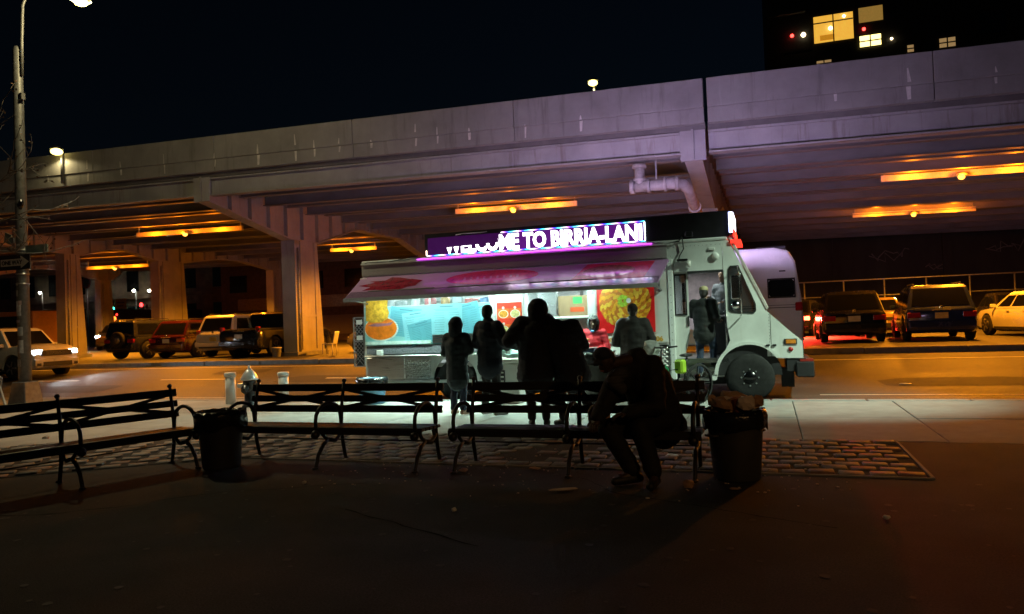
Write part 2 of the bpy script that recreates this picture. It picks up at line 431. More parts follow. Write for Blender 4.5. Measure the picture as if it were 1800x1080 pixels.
M_gird = streak_mat('girder_weathered', (.34,.335,.33), (.22,.19,.165), (.40,.39,.375))
M_orange_paint = streak_mat('column_weathered', (.40,.38,.345), (.29,.26,.22), (.44,.42,.39))
via = thing('viaduct', 'long steel and concrete highway viaduct crossing above the parking lot', 'viaduct', (-9, 20, 0))
def slant(x0, x1, y0, y1, z0, z1, mb=None):
    """box whose top and bottom follow the viaduct's grade"""
    mb = mb or MB(); a, b = gs(x0), gs(x1)
    return mb.add([(x0,y0,z0+a),(x1,y0,z0+b),(x1,y1,z0+b),(x0,y1,z0+a),(x0,y0,z1+a),(x1,y0,z1+b),(x1,y1,z1+b),(x0,y1,z1+a)],
                  [(0,3,2,1),(4,5,6,7),(0,1,5,4),(1,2,6,5),(2,3,7,6),(3,0,4,7)])
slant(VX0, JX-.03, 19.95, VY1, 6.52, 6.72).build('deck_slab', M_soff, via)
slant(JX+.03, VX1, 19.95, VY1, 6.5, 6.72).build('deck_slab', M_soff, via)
# parapet panels, an upper face and a lower band set a little back
def parapet(x0, x1):
    p = slant(x0, x1, 19.70, 19.95, 7.04, 7.80).build('parapet_panel', M_par, via, bevel=.015)
    slant(x0+.004, x1-.004, 19.735, 19.945, 6.64, 7.03).build('lower_band', M_par, p)
x = JX - .04
while x > VX0: parapet(x - 5.2 + .012, x); x -= 5.2
x = JX + .04
while x < VX1: parapet(x + .012, x + 5.2); x += 5.2
# lime drips below the parapet's weep joints
dr = MB()
r_ = random.Random(4)
for x in (-30.2, -28, -25.9, -24.3, -22.4, -20.9, -19.0, -16.9, -15.2, -13.8, -13.1, -12.2, -11.1, -9.6, -8.9, -7.9, -6.2, -4.6, 1.8, 3.4, 5.2):
    h = r_.uniform(.22, .6); wd = r_.uniform(.02, .05); zt = 7.04 + gs(x) + r_.uniform(.0, h); sk = r_.uniform(-.02, .02)
    yy = 19.6965
    dr.add([(x-wd*.3, yy, zt), (x+wd*.3, yy, zt), (x+wd+sk, yy, max(7.05+gs(x), zt-h*.6)), (x-wd*.7+sk, yy, max(7.05+gs(x), zt-h*.6))], [(0,1,2,3)])
    yb = 19.732
    dr.add([(x-wd, yb, 7.02+gs(x)), (x+wd*1.2, yb, 7.02+gs(x)), (x+wd*.7+sk, yb, 6.99-h*.5+gs(x)), (x-wd*.9+sk, yb, 6.99-h*.5+gs(x))], [(0,1,2,3)])
tag(dr.build('lime_drips', M_lime, via), kind='stuff')
# fascia girders between bents and stringers under the deck
spans = [(VX0, -33.9), (-33.5, -17.9), (-17.5, -1.95), (-1.27, 14.1), (14.5, VX1)]
for x0, x1 in spans:
    gi = slant(x0, x1, 20.13, 20.16, 5.96, 6.51).build('fascia_girder', M_gird, via)
    slant(x0, x1, 19.98, 20.31, 5.91, 5.955).build('bottom_flange', M_gird, gi)
    slant(x0, x1, 19.98, 20.31, 6.455, 6.50).build('top_flange', M_gird, gi)
    n = 3
    for i in range(1, n+1):
        xx = x0 + (x1-x0)*i/(n+1)
        slant(xx-.008, xx+.008, 20.165, 20.29, 5.965, 6.45).build('stiffener', M_gird, gi)
    y = 21.7; q = 0
    while y < VY1:
        dp = .52 if q % 2 else .40
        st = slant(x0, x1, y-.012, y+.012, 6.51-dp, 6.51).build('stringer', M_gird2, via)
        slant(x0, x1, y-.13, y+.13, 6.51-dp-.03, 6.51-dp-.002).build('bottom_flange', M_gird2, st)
        y += 1.33; q += 1
# bents: haunched cross-beams on blade columns
def bent(x, cols, tail):
    b = .23; z0 = gs(x)
    b_ = MB()
    prof = [(20.05, 6.5+z0), (20.05, 5.78+z0)]
    for i, (ya, yb, zb) in enumerate(cols):
        prof += [(ya-.1, zb), (yb+.1, zb)]
        nx = cols[i+1][0] if i+1 < len(cols) else None
        if nx and nx-yb > 4.5: g_ = min(3.2, (nx-yb)*.4); prof += [(yb+g_, 5.8+z0), (nx-g_, 5.8+z0)]
    prof += [(tail, 5.8+z0), (tail, 6.5+z0)]
    # web plate and wide flange below
    web = MB().prism(prof, x-.05, x+.05, 'x').build('bent_web', M_orange_paint, via)
    fl = MB()
    low = prof[1:-1]
    for (a, za), (c, zc) in zip(low[:-1], low[1:]):
        fl.add([(x-b,a,za-.05),(x+b,a,za-.05),(x+b,c,zc-.05),(x-b,c,zc-.05),(x-b,a,za),(x+b,a,za),(x+b,c,zc),(x-b,c,zc)],
               [(0,3,2,1),(4,5,6,7),(0,1,5,4),(1,2,6,5),(2,3,7,6),(3,0,4,7)])
    fl.build('bent_flange', M_orange_paint, via)
    yy = 21.2
    def zlow(y_):
        for (a, za), (c, zc) in zip(low[:-1], low[1:]):
            if a <= y_ <= c: return za + (zc-za)*(y_-a)/(c-a)
        return 5.8
    while yy < tail:
        MB().b2(x-b+.02, x-.052, yy-.015, yy+.015, zlow(yy)+.01, 6.48+z0).build('stiffener', M_orange_paint, web)
        MB().b2(x+.052, x+b-.02, yy-.015, yy+.015, zlow(yy)+.01, 6.48+z0).build('stiffener', M_orange_paint, web)
        yy += 1.05
    # end plate with its centre rib
    e = MB().b2(x-.33, x+.33, 19.96, 20.04, 5.72+z0, 6.56+z0).build('end_plate', M_gird, via, bevel=.01)
    MB().b2(x-.03, x+.03, 19.9, 19.957, 5.74+z0, 6.54+z0).build('rib', M_gird, e)
    for (ya, yb, zb) in cols:
        zt = zb - .055
        c = MB()
        c.add([(x-.31,ya,LOT-.2),(x+.31,ya,LOT-.2),(x+.31,yb+.15,LOT-.2),(x-.31,yb+.15,LOT-.2),(x-.31,ya+.0,zt),(x+.31,ya,zt),(x+.31,yb-.22,zt),(x-.31,yb-.22,zt)],
              [(0,3,2,1),(4,5,6,7),(0,1,5,4),(1,2,6,5),(2,3,7,6),(3,0,4,7)])
        c = c.build('column', M_orange_paint, via)
        for sy in (ya+.35, yb-.42):
            MB().b2(x+.312, x+.36, sy-.04, sy+.04, LOT+.25, zt-.02).build('cover_plate', M_orange_paint, c)
        MB().b2(x+.312, x+.35, ya+.31, yb-.2, 2.0, 2.08).build('cross_strap', M_orange_paint, c)
        MB().b2(x-.42, x+.42, ya-.12, yb+.3, LOT-.2, LOT+.16).build('footing', M_kerb, c, bevel=.02)
        MB().tube([(x+.37, ya+.14, LOT+.1), (x+.37, ya+.14, zt-.3)], .035, 8).build('conduit', M_galv, c)
bent(-49.7, [(26.8, 28.4, 6.0), (34, 36.2, 6.0), (44.4, 45.6, 6.0)], 46.5)
bent(-33.7, [(27.9, 29.0, 5.8), (34, 36.2, 5.85), (44.6, 45.8, 5.9)], 46.5)
bent(-17.7, [(24.6, 26.35, 5.08), (37.0, 39.0, 5.2)], 46.5)
bent(-1.67, [(24.6, 26.35, 4.98), (37.0, 39.0, 5.0)], 46.5)
bent(14.3, [(24.6, 26.35, 4.9), (37.0, 39.0, 4.9)], 46.5)
# drain pipe slung under the girder beside the joint
M_pipe = mat('drain_pipe', (.36,.34,.33), .6, var=.3, scale=5, bump=.2)
zp = 5.08
pp = MB().tube([(-3.35, 20.3, zp), (-2.3, 20.3, zp), (-2.02, 20.42, zp-.02), (-1.9, 20.8, zp-.12), (-1.86, 22.0, zp-.42), (-1.86, 24.3, zp-.6)], .15, 14)
dp_ = pp.build('drain_pipe', M_pipe, via)
MB().tube([(-3.15, 20.3, zp-.05), (-3.15, 20.3, zp+.62)], .14, 14).build('riser', M_pipe, dp_)
for a, b in (((-3.42,20.3,zp),(-3.3,20.3,zp)), ((-2.96,20.3,zp),(-2.86,20.3,zp)), ((-2.5,20.3,zp),(-2.42,20.3,zp)), ((-2.22,20.31,zp),(-2.12,20.33,zp)), ((-3.15,20.3,zp+.5),(-3.15,20.3,zp+.6)), ((-3.15,20.3,zp+.15),(-3.15,20.3,zp+.22)), ((-1.86,22.0,zp-.42),(-1.86,22.12,zp-.45))):
    MB().cyl(a, b, .19, 14).build('flange', M_pipe, dp_)
MB().beam((-2.7,20.3,zp+.1), (-2.7,20.3,5.9), .04, .04, (0,1,0)).build('hanger', M_galv, dp_)
# sodium lamps on rails under the stringers
M_rail = mat('lamp_rail', (.62,.58,.5), .5, var=.15)
M_bulb = emis('sodium_bulb', (1.0, .40, .05), 4.5)
def soffit_lamp(x, y, z, half, label, power=4600):
    t = thing('viaduct_lamp', label, 'lamp', (x, y, z), 0, 'sodium lamps under the viaduct')
    a, b = gs(x-half)-gs(x), gs(x+half)-gs(x)
    MB().add([(x-half,y-.05,z+a),(x+half,y-.05,z+b),(x+half,y+.05,z+b),(x-half,y+.05,z+a),(x-half,y-.05,z+.19+a),(x+half,y-.05,z+.19+b),(x+half,y+.05,z+.19+b),(x-half,y+.05,z+.19+a)],
             [(0,3,2,1),(4,5,6,7),(0,1,5,4),(1,2,6,5),(2,3,7,6),(3,0,4,7)]).build('rail', M_rail, t)
    for sx in (-half+.1, half-.1):
        MB().beam((x+sx, y, z+.13+gs(x+sx)-gs(x)), (x+sx, y, z+.6), .04, .04, (0,1,0)).build('hanger', M_galv, t)
    MB().lathe([(.05,.0),(.17,-.05),(.19,-.11),(.17,-.115)], (x, y-.2, z+.1), 14, caps=False).build('shade', M_galv, t)
    MB().ball((x, y-.2, z-.04), (.10,.10,.09), 12, 8).build('bulb', M_bulb, t)
    lamp('SPOT', (x, y-.2, z-.16), power, AMBER, t, .12, 'sodium_light', (0,0,-1), 162, .25)
    # point lights added along the rail to brighten it evenly, besides the bulb
    for dx in (-half*.62, 0, half*.62): lamp('POINT', (x+dx, y-.5, z-.02+gs(x+dx)-gs(x)), 95, (1,.20,.004), t, .05, 'point_light')
ZL = 5.72
soffit_lamp(-8.95, 26.75, 5.76, 2.45, 'sodium lamp on a lit amber rail above the scrolling sign', 8500)
soffit_lamp(-24.0, 26.2, 5.9, 2.9, 'sodium lamp on an amber rail left of the blade column, above the parked cars', 3400)
soffit_lamp(5.8, 26.1, 5.48, 2.2, 'sodium lamp on the upper of the two amber rails at the right', 3300)
soffit_lamp(-22.2, 37.0, 5.88, 1.5, 'sodium lamp on a short rail just right of the blade column', 6500)
soffit_lamp(6.2, 36.3, 5.55, 2.4, 'sodium lamp on the lower, farther rail at the right')
soffit_lamp(-39.7, 37.0, 5.89, 2.6, 'sodium lamp on the far rail above the traffic lights at left', 7500)
# ------------------------------------------------------------------ food truck
M_body = streak_mat('truck_white', (.74,.78,.75), (.60,.62,.57), (.78,.81,.78), .03)
for l_ in list(M_body.node_tree.nodes['Principled BSDF'].inputs['Roughness'].links): l_.to_socket.node.id_data.links.remove(l_)
M_body.node_tree.nodes['Principled BSDF'].inputs['Roughness'].default_value = .36
M_inner = mat('truck_lining', (.6,.62,.62), .4, var=.1)
M_dark = mat('truck_under', (.02,.02,.022), .6, var=.3)
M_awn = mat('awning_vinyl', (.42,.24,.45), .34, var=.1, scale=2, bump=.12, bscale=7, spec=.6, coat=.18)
M_awnred = mat('awning_red', (.55,.02,.05), .32, var=.3, scale=9, bump=.1, bscale=7, coat=.15)
M_glass = glass_mat('window_glass', (.04,.05,.055), .04, .38)
M_dglass = mat('dark_glass', (.008,.009,.01), .06, var=.1, spec=.6)
M_paper = mat('menu_paper', (.12,.39,.46), .5, var=.07, scale=4)
M_paper2 = mat('menu_paper_pale', (.25,.58,.64), .5, var=.06, scale=5)
M_ink = mat('menu_ink', (.05,.20,.24), .6, var=.2)
M_panel = mat('menu_backing', (.25,.55,.56), .4, var=.06)
M_tube = emis('awning_tube', (.66,1.0,.90), 135)
TY = 14.1; TW = 16.35; TZ = -.1
tr = thing('food_truck', 'white food truck with lit awning and scrolling roof sign at the kerb', 'food truck', (-3.8, 15.2, TZ))
def circ(cx, cz, r, a0, a1, n): return [(cx + r*math.cos(R(a0+(a1-a0)*i/n)), cz + r*math.sin(R(a0+(a1-a0)*i/n))) for i in range(n+1)]
# side walls
WX, WZ = -.34, .38
rear_arch = circ(-6.16, .36, .495, 0, 180, 14)
outer = [(-8.25,2.86), (-8.25,.32), (-6.665,.32)] + rear_arch[::-1] + [(-5.655,.32), (-1.72,.32), (-1.72,2.86)]
opA = [(-7.95,1.93), (-5.35,1.93), (-5.35,2.45), (-7.95,2.45)]
opB = [(-4.5,1.58), (-3.3,1.58), (-3.3,2.45), (-4.5,2.45)]
side = MB().plate(outer, [opA, opB], TY, TY+.05).build('side_wall', M_body, tr)
MB().plate(outer, [], TW-.05, TW).build('side_wall', M_body, tr)
MB().b2(-8.25, -8.2, TY+.05, TW-.05, .32, 2.86).build('rear_wall', M_body, tr)
MB().b2(-8.27, -.64, TY-.02, TW+.02, 2.862, 2.93).build('roof', M_body, tr, bevel=.02)
MB().b2(-8.2, -.7, TY+.05, TW-.05, .62, .7).build('floor', M_steel, tr)
MB().b2(-8.2, -.3, TY+.35, TW-.35, .2, .6).build('chassis', M_dark, tr)
MB().b2(-8.19, -1.75, TW-.09, TW-.052, .7, 2.85).build('interior_lining', M_inner, tr)
# drip rail and fascia above the awning
MB().b2(-8.25, -1.73, TY-.035, TY-.003, 2.60, 2.86).build('fascia', mat('fascia_metal', (.42,.41,.40), .35, var=.12, scale=2, stretch=(1,1,8)), tr, bevel=.006)
MB().b2(-8.26, -1.6, TY-.06, TY-.037, 2.845, 2.875).build('drip_rail', M_body, tr)
# cab side with door opening and window
arch = circ(WX, WZ, .56, 33, 176, 16)
cabo = [(-.74,2.86), (-.62,2.86), (-.03,1.56), (.52,1.02), (.57,.98), (.58,.68), (.131,.685)] + arch[1:] + [(-.93,.30), (-1.04,.30), (-.66,1.02), (-.70,1.3)]
cwin = [(-.635,2.30), (-.60,2.36), (-.46,2.36), (-.20,1.68), (-.20,1.56), (-.24,1.52), (-.60,1.55), (-.65,1.60)]
MB().plate(cabo, [cwin], TY, TY+.045).build('cab_side', M_body, tr)
MB().plate(cabo, [cwin], TW-.045, TW).build('cab_side', M_body, tr)
cw = MB().plate([(x*1.0, z) for x, z in cwin], [], TY+.018, TY+.024).build('cab_window', M_glass, tr)
def ring(poly, k):
    cx = sum(p[0] for p in poly)/len(poly); cz = sum(p[1] for p in poly)/len(poly)
    return [(cx+(x-cx)*k, cz+(z-cz)*k) for x, z in poly]
MB().plate(ring(cwin, 1.06), [ring(cwin, .97)], TY-.012, TY+.012).build('rubber_seal', M_rub, cw)
MB().b2(-.44, -.42, TY+.01, TY+.03, 1.55, 2.35).build('vent_bar', M_blk, cw)
# header over the doorway, fixed door post, wall behind the door
MB().b2(-1.72, -.74, TY+.0, TY+.05, 2.33, 2.86).build('door_header', M_body, tr)
MB().b2(-1.74, -1.64, TY-.03, TY+.06, .32, 2.58).build('door_post', M_body, tr, bevel=.01)
MB().plate([(-1.64,.6),(-1.66,2.33),(-1.38,2.33),(-1.38,1.12),(-1.52,.62)], [[(-1.62,1.53),(-1.62,2.27),(-1.43,2.27),(-1.43,1.53)]], TY+.07, TY+.11).build('sliding_door', M_body, tr)
dg = MB().b2(-1.625, -1.425, TY+.085, TY+.092, 1.52, 2.28).build('door_window', M_glass, tr)
MB().plate([(-1.64,1.51),(-1.64,2.29),(-1.41,2.29),(-1.41,1.51)], [[(-1.615,1.54),(-1.615,2.26),(-1.435,2.26),(-1.435,1.54)]], TY+.055, TY+.069).build('rubber_seal', M_rub, dg)
MB().b2(-1.405, -1.38, TY+.045, TY+.07, 1.3, 1.5).build('door_handle', M_blk, tr, bevel=.008)
MB().b2(-1.38, -.74, TY-.005, TY+.03, 2.285, 2.33).build('door_track', M_dark, tr)
# steps
MB().b2(-1.62, -.95, TY+.03, TY+.55, .28, .33).build('step', M_steel, tr, bevel=.006)
MB().b2(-1.62, -.80, TY+.32, TY+.36, .33, .62).build('step_riser', M_steel, tr)
MB().b2(-1.62, -.74, TY+.1, TY+.34, .5, .53).build('step', M_steel, tr, bevel=.006)
# cab front: windshield, hood, bumper
MB().add([(-.63,TY+.05,2.86),(-.63,TW-.05,2.86),(-.05,TW-.05,1.57),(-.05,TY+.05,1.57),(-.66,TY+.05,2.86),(-.66,TW-.05,2.86),(-.08,TW-.05,1.57),(-.08,TY+.05,1.57)],
         [(0,1,2,3),(7,6,5,4),(0,3,7,4),(1,5,6,2),(0,4,5,1),(3,2,6,7)]).build('windshield', M_dglass, tr)
MB().prism([(-.62,2.9),(-.56,2.9),(.03,1.6),(-.01,1.55)], TY-.012, TY+.06, 'y').build('windshield_pillar', mat('pillar_trim', (.5,.46,.42), .3, var=.2), tr, bevel=.008)
MB().prism([(-.04,.70),(.565,.70),(.565,.985),(.515,1.03),(-.04,1.55)], TY+.046, TW-.046, 'y').build('hood', M_body, tr, bevel=.02)
MB().b2(.57, .60, TY+.3, TW-.3, .72, .98).build('grille', M_dark, tr)
MB().b2(.30, .62, TY+.02, TW-.02, .45, .675).build('front_valance', M_dark, tr)
bp_ = MB().b2(.45, .75, TY-.02, TW+.02, .34, .62).build('front_bumper', M_dark, tr, bevel=.02)
MB().b2(.52, .74, TY-.01, TY+.12, .62, .66).build('bumper_lip', mat('bumper_red', (.35,.03,.02), .4), bp_)
MB().b2(.2, .42, TY+.2, TY+.5, .15, .5).build('tow_bracket', M_dark, tr)
for zz in (1.66,): MB().b2(.555, .575, TY+.2, TY+.4, .8, .95).build('headlight', M_white, tr)
si = MB().box((.375, TY-.012, .975), (.17, .02, .075)).build('side_marker', mat('marker_amber', (.7,.24,.03), .25), tr, bevel=.01)
MB().plate([(.27,.925),(.48,.925),(.48,1.025),(.27,1.025)], [[(.285,.937),(.285,1.013),(.465,1.013),(.465,.937)]], TY-.016, TY-.002).build('bezel', M_dark, si)
MB().lathe([(.0,0),(.042,0),(.042,-.015),(0,-.02)], (.37, TY-.001, .84), 12, 'y').build('reflector', mat('reflector_red', (.4,.02,.02), .25), tr)
for x in (.0, -.11): MB().box((x+.1, TY-.018, .92), (.07,.03,.03)).build('hood_latch', M_blk, tr, bevel=.006)
MB().b2(.045, .052, TY-.003, TY, .72, 1.5).build('panel_seam', M_dark, tr)
# mirror
mi = MB().tube([(-.50,TY-.02,2.33),(-.47,TY-.2,2.36),(-.43,TY-.24,2.2),(-.43,TY-.24,1.5),(-.46,TY-.1,1.43),(-.47,TY-.01,1.43)], .012, 6).build('mirror_arm', M_chrome, tr)
MB().box((-.52, TY-.24, 1.98), (.15,.06,.44)).build('mirror_head', M_chrome, mi, bevel=.03, seg=2)
MB().lathe([(0,0),(.075,0),(.075,.04),(.03,.07),(0,.07)], (-.53, TY-.27, 1.66), 12, 'y').build('round_mirror', M_chrome, mi)
# wheels
def wheel(x, z, y, r=.435, wd=.26):
    t = MB().lathe([(r*.60,0),(r*.92,0),(r*.985,.03),(r,.06),(r,wd-.05),(r*.97,wd-.01),(r*.6,wd)], (x, y, z), 36, 'y').build('tyre', M_rub, tr)
    rim = MB().lathe([(r*.6,.01),(r*.56,.045),(r*.5,.07),(r*.42,.05),(r*.3,.02),(r*.24,-.01),(r*.13,-.035),(0,-.04)], (x, y, z), 28, 'y').build('rim', mat('wheel_black', (.004,.004,.005), .25, spec=.5, coat=.4, var=.3), t)
    for k in range(8):
        a = k*math.pi/4
        MB().cyl((x+.15*math.cos(a), y-.012, z+.15*math.sin(a)), (x+.15*math.cos(a), y+.03, z+.15*math.sin(a)), .016, 6).build('lug_nut', M_galv, rim)
wheel(WX, WZ-.04, TY+.02); wheel(-6.16, .345, TY+.03)
wheel(WX, WZ-.02, TW-.3); wheel(-6.16, .345, TW-.3)
MB().plate(circ(WX, WZ, .62, 33, 178, 16) + circ(WX, WZ, .56, 178, 33, 16), [], TY-.015, TY-.001).build('wheel_arch_trim', M_body, tr)
MB().prism(circ(WX, WZ, .56, 0, 180, 14), TY+.05, TY+.6, 'y').build('wheel_well', M_dark, tr)
# awning
hz, oz, oy = 2.575, 2.10, 13.2
def aw(x, t, off=0): # a point on the awning's top face, t from hinge to lip
    return (x, lerp(TY-.04, oy, t) - off*.46, lerp(hz, oz, t) + off*.89)
a0, a1, a2, a3 = aw(-8.24,0), aw(-1.7,0), aw(-1.82,1), aw(-8.17,1)
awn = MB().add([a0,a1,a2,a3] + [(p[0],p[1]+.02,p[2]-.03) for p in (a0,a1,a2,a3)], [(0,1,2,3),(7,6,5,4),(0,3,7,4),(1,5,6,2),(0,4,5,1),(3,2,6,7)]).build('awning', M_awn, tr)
MB().beam((-8.19,oy-.012,oz-.03), (-1.80,oy-.012,oz-.03), .02, .075).build('awning_lip', mat('lip_metal', (.45,.44,.45), .3, var=.1), awn)
MB().beam(aw(-8.17,.72,.004), aw(-1.8,.72,.004), .012, .004).build('awning_seam', M_dark, awn)
MB().add([aw(-8.16,.74,.004), aw(-1.80,.74,.004), aw(-1.82,.995,.004), aw(-8.17,.995,.004)], [(0,1,2,3)]).build('awning_flap', mat('flap_gloss', (.34,.22,.36), .1, var=.1, bump=.22, bscale=26, spec=.9, coat=.9, metal=.35), awn)
def decal(name, pts, mt, off=.0035):
    MB().add([aw(x, t, off) for x, t in pts], [tuple(range(len(pts)))]).build(name, mt, awn)
decal('oval_print', [(-5.15 + .98*math.cos(k*math.pi/12), .34 + .31*math.sin(k*math.pi/12)) for k in range(24)], M_awnred)
decal('square_print', [(-3.25,.03),(-1.95,.03),(-2.1,.82),(-3.5,.82)], M_awnred)
decal('oval_print', [(-2.78 + .5*math.cos(k*math.pi/10), .38 + .26*math.sin(k*math.pi/10)) for k in range(20)], mat('print_brown', (.30,.10,.06), .2, var=.5, scale=14, coat=.5), .006)
decal('blot_print', [(-7.35 + (.62+.16*math.sin(3*k))*math.cos(k*math.pi/9), .42 + (.3+.07*math.sin(2*k))*math.sin(k*math.pi/9)) for k in range(18)], mat('print_maroon', (.26,.015,.035), .2, var=.4, scale=10, coat=.5))
for k in range(9): # pale lettering strokes of the oval print
    x = -5.75 + k*.14
    decal('print_stroke', [(x, .30), (x+.045, .30), (x+.07, .42), (x+.02, .42)], mat('print_pink', (.6,.2,.25), .3), .006)
for x in (-8.12, -1.86):
    MB().tube([(x, TY, 2.0), (x, oy+.1, oz-.02)], .014, 6).build('awning_strut', M_galv, awn)
# tubes under the awning that light the counter and the pavement
for x0, x1 in ((-7.7,-6.3), (-5.9,-4.7), (-4.2,-3.0)):
    f_ = MB().b2(x0-.05, x1+.05, 13.45, 13.55, 2.235, 2.255).build('tube_fitting', M_white, tr)
    MB().cyl((x0, 13.5, 2.218), (x1, 13.5, 2.218), .018, 8).build('tube', M_tube, f_)
def strip_light(x, y, z, sx, sy, e, col, aim=(0,0,-1)):
    l = bpy.data.lights.new('tube_light', 'AREA'); l.shape = 'RECTANGLE'; l.size = sx; l.size_y = sy; l.energy = e; l.color = col; l.spread = R(128)
    o = bpy.data.objects.new('tube_light', l); COL.objects.link(o); o.parent = tr
    o.matrix_local = MAT_INV[tr.name] @ Matrix.Translation((x,y,z)) @ Vector(aim).to_track_quat('-Z','Y').to_matrix().to_4x4()
COOL = (.66, 1.0, .80)
for x in (-7.0, -5.3, -3.6): strip_light(x, 13.5, 2.2, 1.3, .05, 95, COOL, (0,-.5,-1))
# interior: ceiling lights, shelves, goods, cook line
strip_light(-6.5, 15.2, 2.8, 2.2, .1, 110, (.85,1,.97)); strip_light(-3.6, 15.2, 2.8, 2.2, .1, 110, (.85,1,.97)); strip_light(-1.3, 15.3, 2.82, .5, .1, 9, (.9,1,.95))
MB().b2(-8.1, -2.0, 15.6, 16.2, .7, 1.55).build('cook_line', M_steel, tr, bevel=.01)
MB().b2(-8.0, -5.2, TY+.06, TY+.5, 1.2, 1.88).build('prep_counter', M_steel, tr)
MB().b2(-5.3, -3.2, TY+.06, TY+.6, 1.2, 1.545).build('serving_counter', M_steel, tr)
MB().b2(-4.9, -3.9, 16.0, 16.28, 1.6, 2.6).build('fridge', M_steel, tr, bevel=.01)
MB().b2(-8.0, -5.3, 15.9, 16.25, 2.05, 2.09).build('shelf', M_steel, tr)
for q, (x, wd, h, c) in enumerate(((-7.8,.22,.22,(.5,.52,.55)), (-7.5,.3,.16,(.3,.32,.35)), (-7.15,.2,.24,(.6,.62,.6)), (-6.8,.26,.2,(.55,.08,.1)), (-6.45,.2,.2,(.6,.3,.05)), (-6.15,.26,.22,(.5,.65,.7)), (-5.85,.3,.15,(.55,.06,.05)), (-5.55,.22,.16,(.1,.25,.6)))):
    MB().lathe([(wd/2*.9,0),(wd/2,h*.1),(wd/2,h*.9),(wd/2*.7,h),(0,h)], (x, TY+.3, 1.882), 10).build('pot', mat('pot_%d' % q, c, .35, var=.2), tr)
# upper windows: panes
for (x0, x1, z0, z1) in ((-7.95,-6.7,1.93,2.45), (-6.66,-5.35,1.93,2.45)):
    pn = MB().b2(x0+.02, x1-.02, TY+.02, TY+.026, z0+.01, z1-.01).build('serving_pane', glass_mat('pane_glass', (.5,.6,.6), .03, .12), tr)
MB().b2(-6.70, -6.66, TY+.0, TY+.04, 1.93, 2.45).build('pane_mullion', M_steel, tr)
MB().b2(-3.93, -3.9, TY+.0, TY+.04, 1.58, 2.45).build('pane_mullion', M_steel, tr)
MB().b2(-4.5, -3.95, TY+.02, TY+.026, 1.59, 2.44).build('serving_pane', glass_mat('pane_glass', (.5,.6,.6), .03, .12), tr)
MB().b2(-4.6, -3.2, TY-.22, TY-.002, 1.53, 1.575).build('serving_ledge', M_body, tr, bevel=.01)
# white posts of the serving front
for x0, x1 in ((-5.3,-5.22), (-4.74,-4.6), (-3.28,-3.12)): MB().b2(x0, x1, TY-.025, TY-.001, 1.12, 2.46).build('front_post', M_white, tr, bevel=.005)
MB().b2(-2.0, -1.76, TY-.012, TY-.001, .95, 2.46).build('corner_panel', M_white, tr)
for x in (-3.2, -1.9): MB().b2(x-.015, x+.015, TY-.06, TY-.026, 1.98, 2.2).build('latch', M_steel, tr)
# poster wall: backing sheet and layered sheets of print
pw = MB().b2(-8.22, -5.32, TY-.03, TY-.004, 1.10, 1.92).build('poster_board', M_panel, tr)
MB().b2(-8.2, -6.65, TY-.06, TY-.031, 1.12, 1.19).build('tube_cover', mat('tube_cover', (.6,.8,.74), .4), pw)
def sheet(cx, cz, wd, h, ang, lay, m=None, lines=9, head=True):
    y = TY-.032-lay*.004; rot = Matrix.Rotation(R(ang), 3, 'Y'); c = Vector((cx, y, cz))
    s_ = MB().box(c, (wd, .003, h), rot).build('menu_sheet', m or M_paper, pw)
    b = MB()
    def bar(dx, dz, w_, h_): b.box(c + rot @ Vector((dx, -.0022, dz)), (w_, .001, h_), rot)
    if head: bar(0, h*.42, wd*.42, h*.03); bar(-wd*.02, h*.34, wd*.8, .006); bar(.0, h*.30, wd*.7, .006)
    for i in range(lines):
        z = h*.22 - i*h*.66/lines
        bar(-wd*.24, z, wd*.36*rnd.uniform(.7,1), .005); bar(wd*.24, z, wd*.36*rnd.uniform(.7,1), .005)
    b.b2 if False else None
    tag(b.build('print_lines', M_ink, s_), kind='stuff')
sheet(-7.25, 1.58, .72, .62, 8, 0); sheet(-6.98, 1.50, .62, .6, -6, 1, M_paper2); sheet(-6.83, 1.36, .66, .46, -12, 2)
sheet(-6.28, 1.60, .70, .66, 0, 3, M_paper2); sheet(-5.78, 1.62, .5, .62, -10, 1); sheet(-5.55, 1.62, .4, .5, -5, 0, M_paper2)
for i in range(4): MB().b2(-6.62, -5.5, TY-.05, TY-.034, 1.13+i*.045, 1.165+i*.045).build('louvre', M_steel, pw)
# bowl and glass picture at the rear end of the board
M_or = mat('picture_orange', (.85,.20,.015), .35, var=.25, scale=7); M_yel = mat('picture_yellow', (.85,.40,.04), .35, var=.5, scale=11)
M_pale = mat('picture_rim', (.72,.8,.72), .4); M_plum = mat('picture_plum', (.35,.14,.2), .4, var=.3)
def disc(name, cx, cz, rx, rz, y, m, par, a0=0, a1=360):
    pts = [(cx+rx*math.cos(R(a0+(a1-a0)*k/28)), y, cz+rz*math.sin(R(a0+(a1-a0)*k/28))) for k in range(28 if a1-a0 == 360 else 29)]
    return MB().add(pts, [tuple(range(len(pts)))]).build(name, m, par)
disc('bowl_rim', -7.82, 1.46, .41, .265, TY-.034, M_pale, pw); disc('bowl_picture', -7.83, 1.465, .385, .24, TY-.037, M_or, pw)
MB().add([(-8.15,TY-.041,1.53),(-7.98,TY-.041,1.58),(-7.7,TY-.041,1.57),(-7.52,TY-.041,1.60),(-7.6,TY-.041,1.53),(-7.9,TY-.041,1.51)], [(0,1,2,3,4,5)]).build('bowl_plum_band', M_plum, pw)  # plum band printed across the bowl picture
MB().plate([(-8.18,1.64),(-8.05,1.60),(-7.8,1.6),(-7.66,1.68),(-7.62,1.80),(-7.66,1.9),(-7.64,2.1),(-8.16,2.1),(-8.18,1.9)], [], TY-.042, TY-.031).build('drink_picture', M_yel, pw)
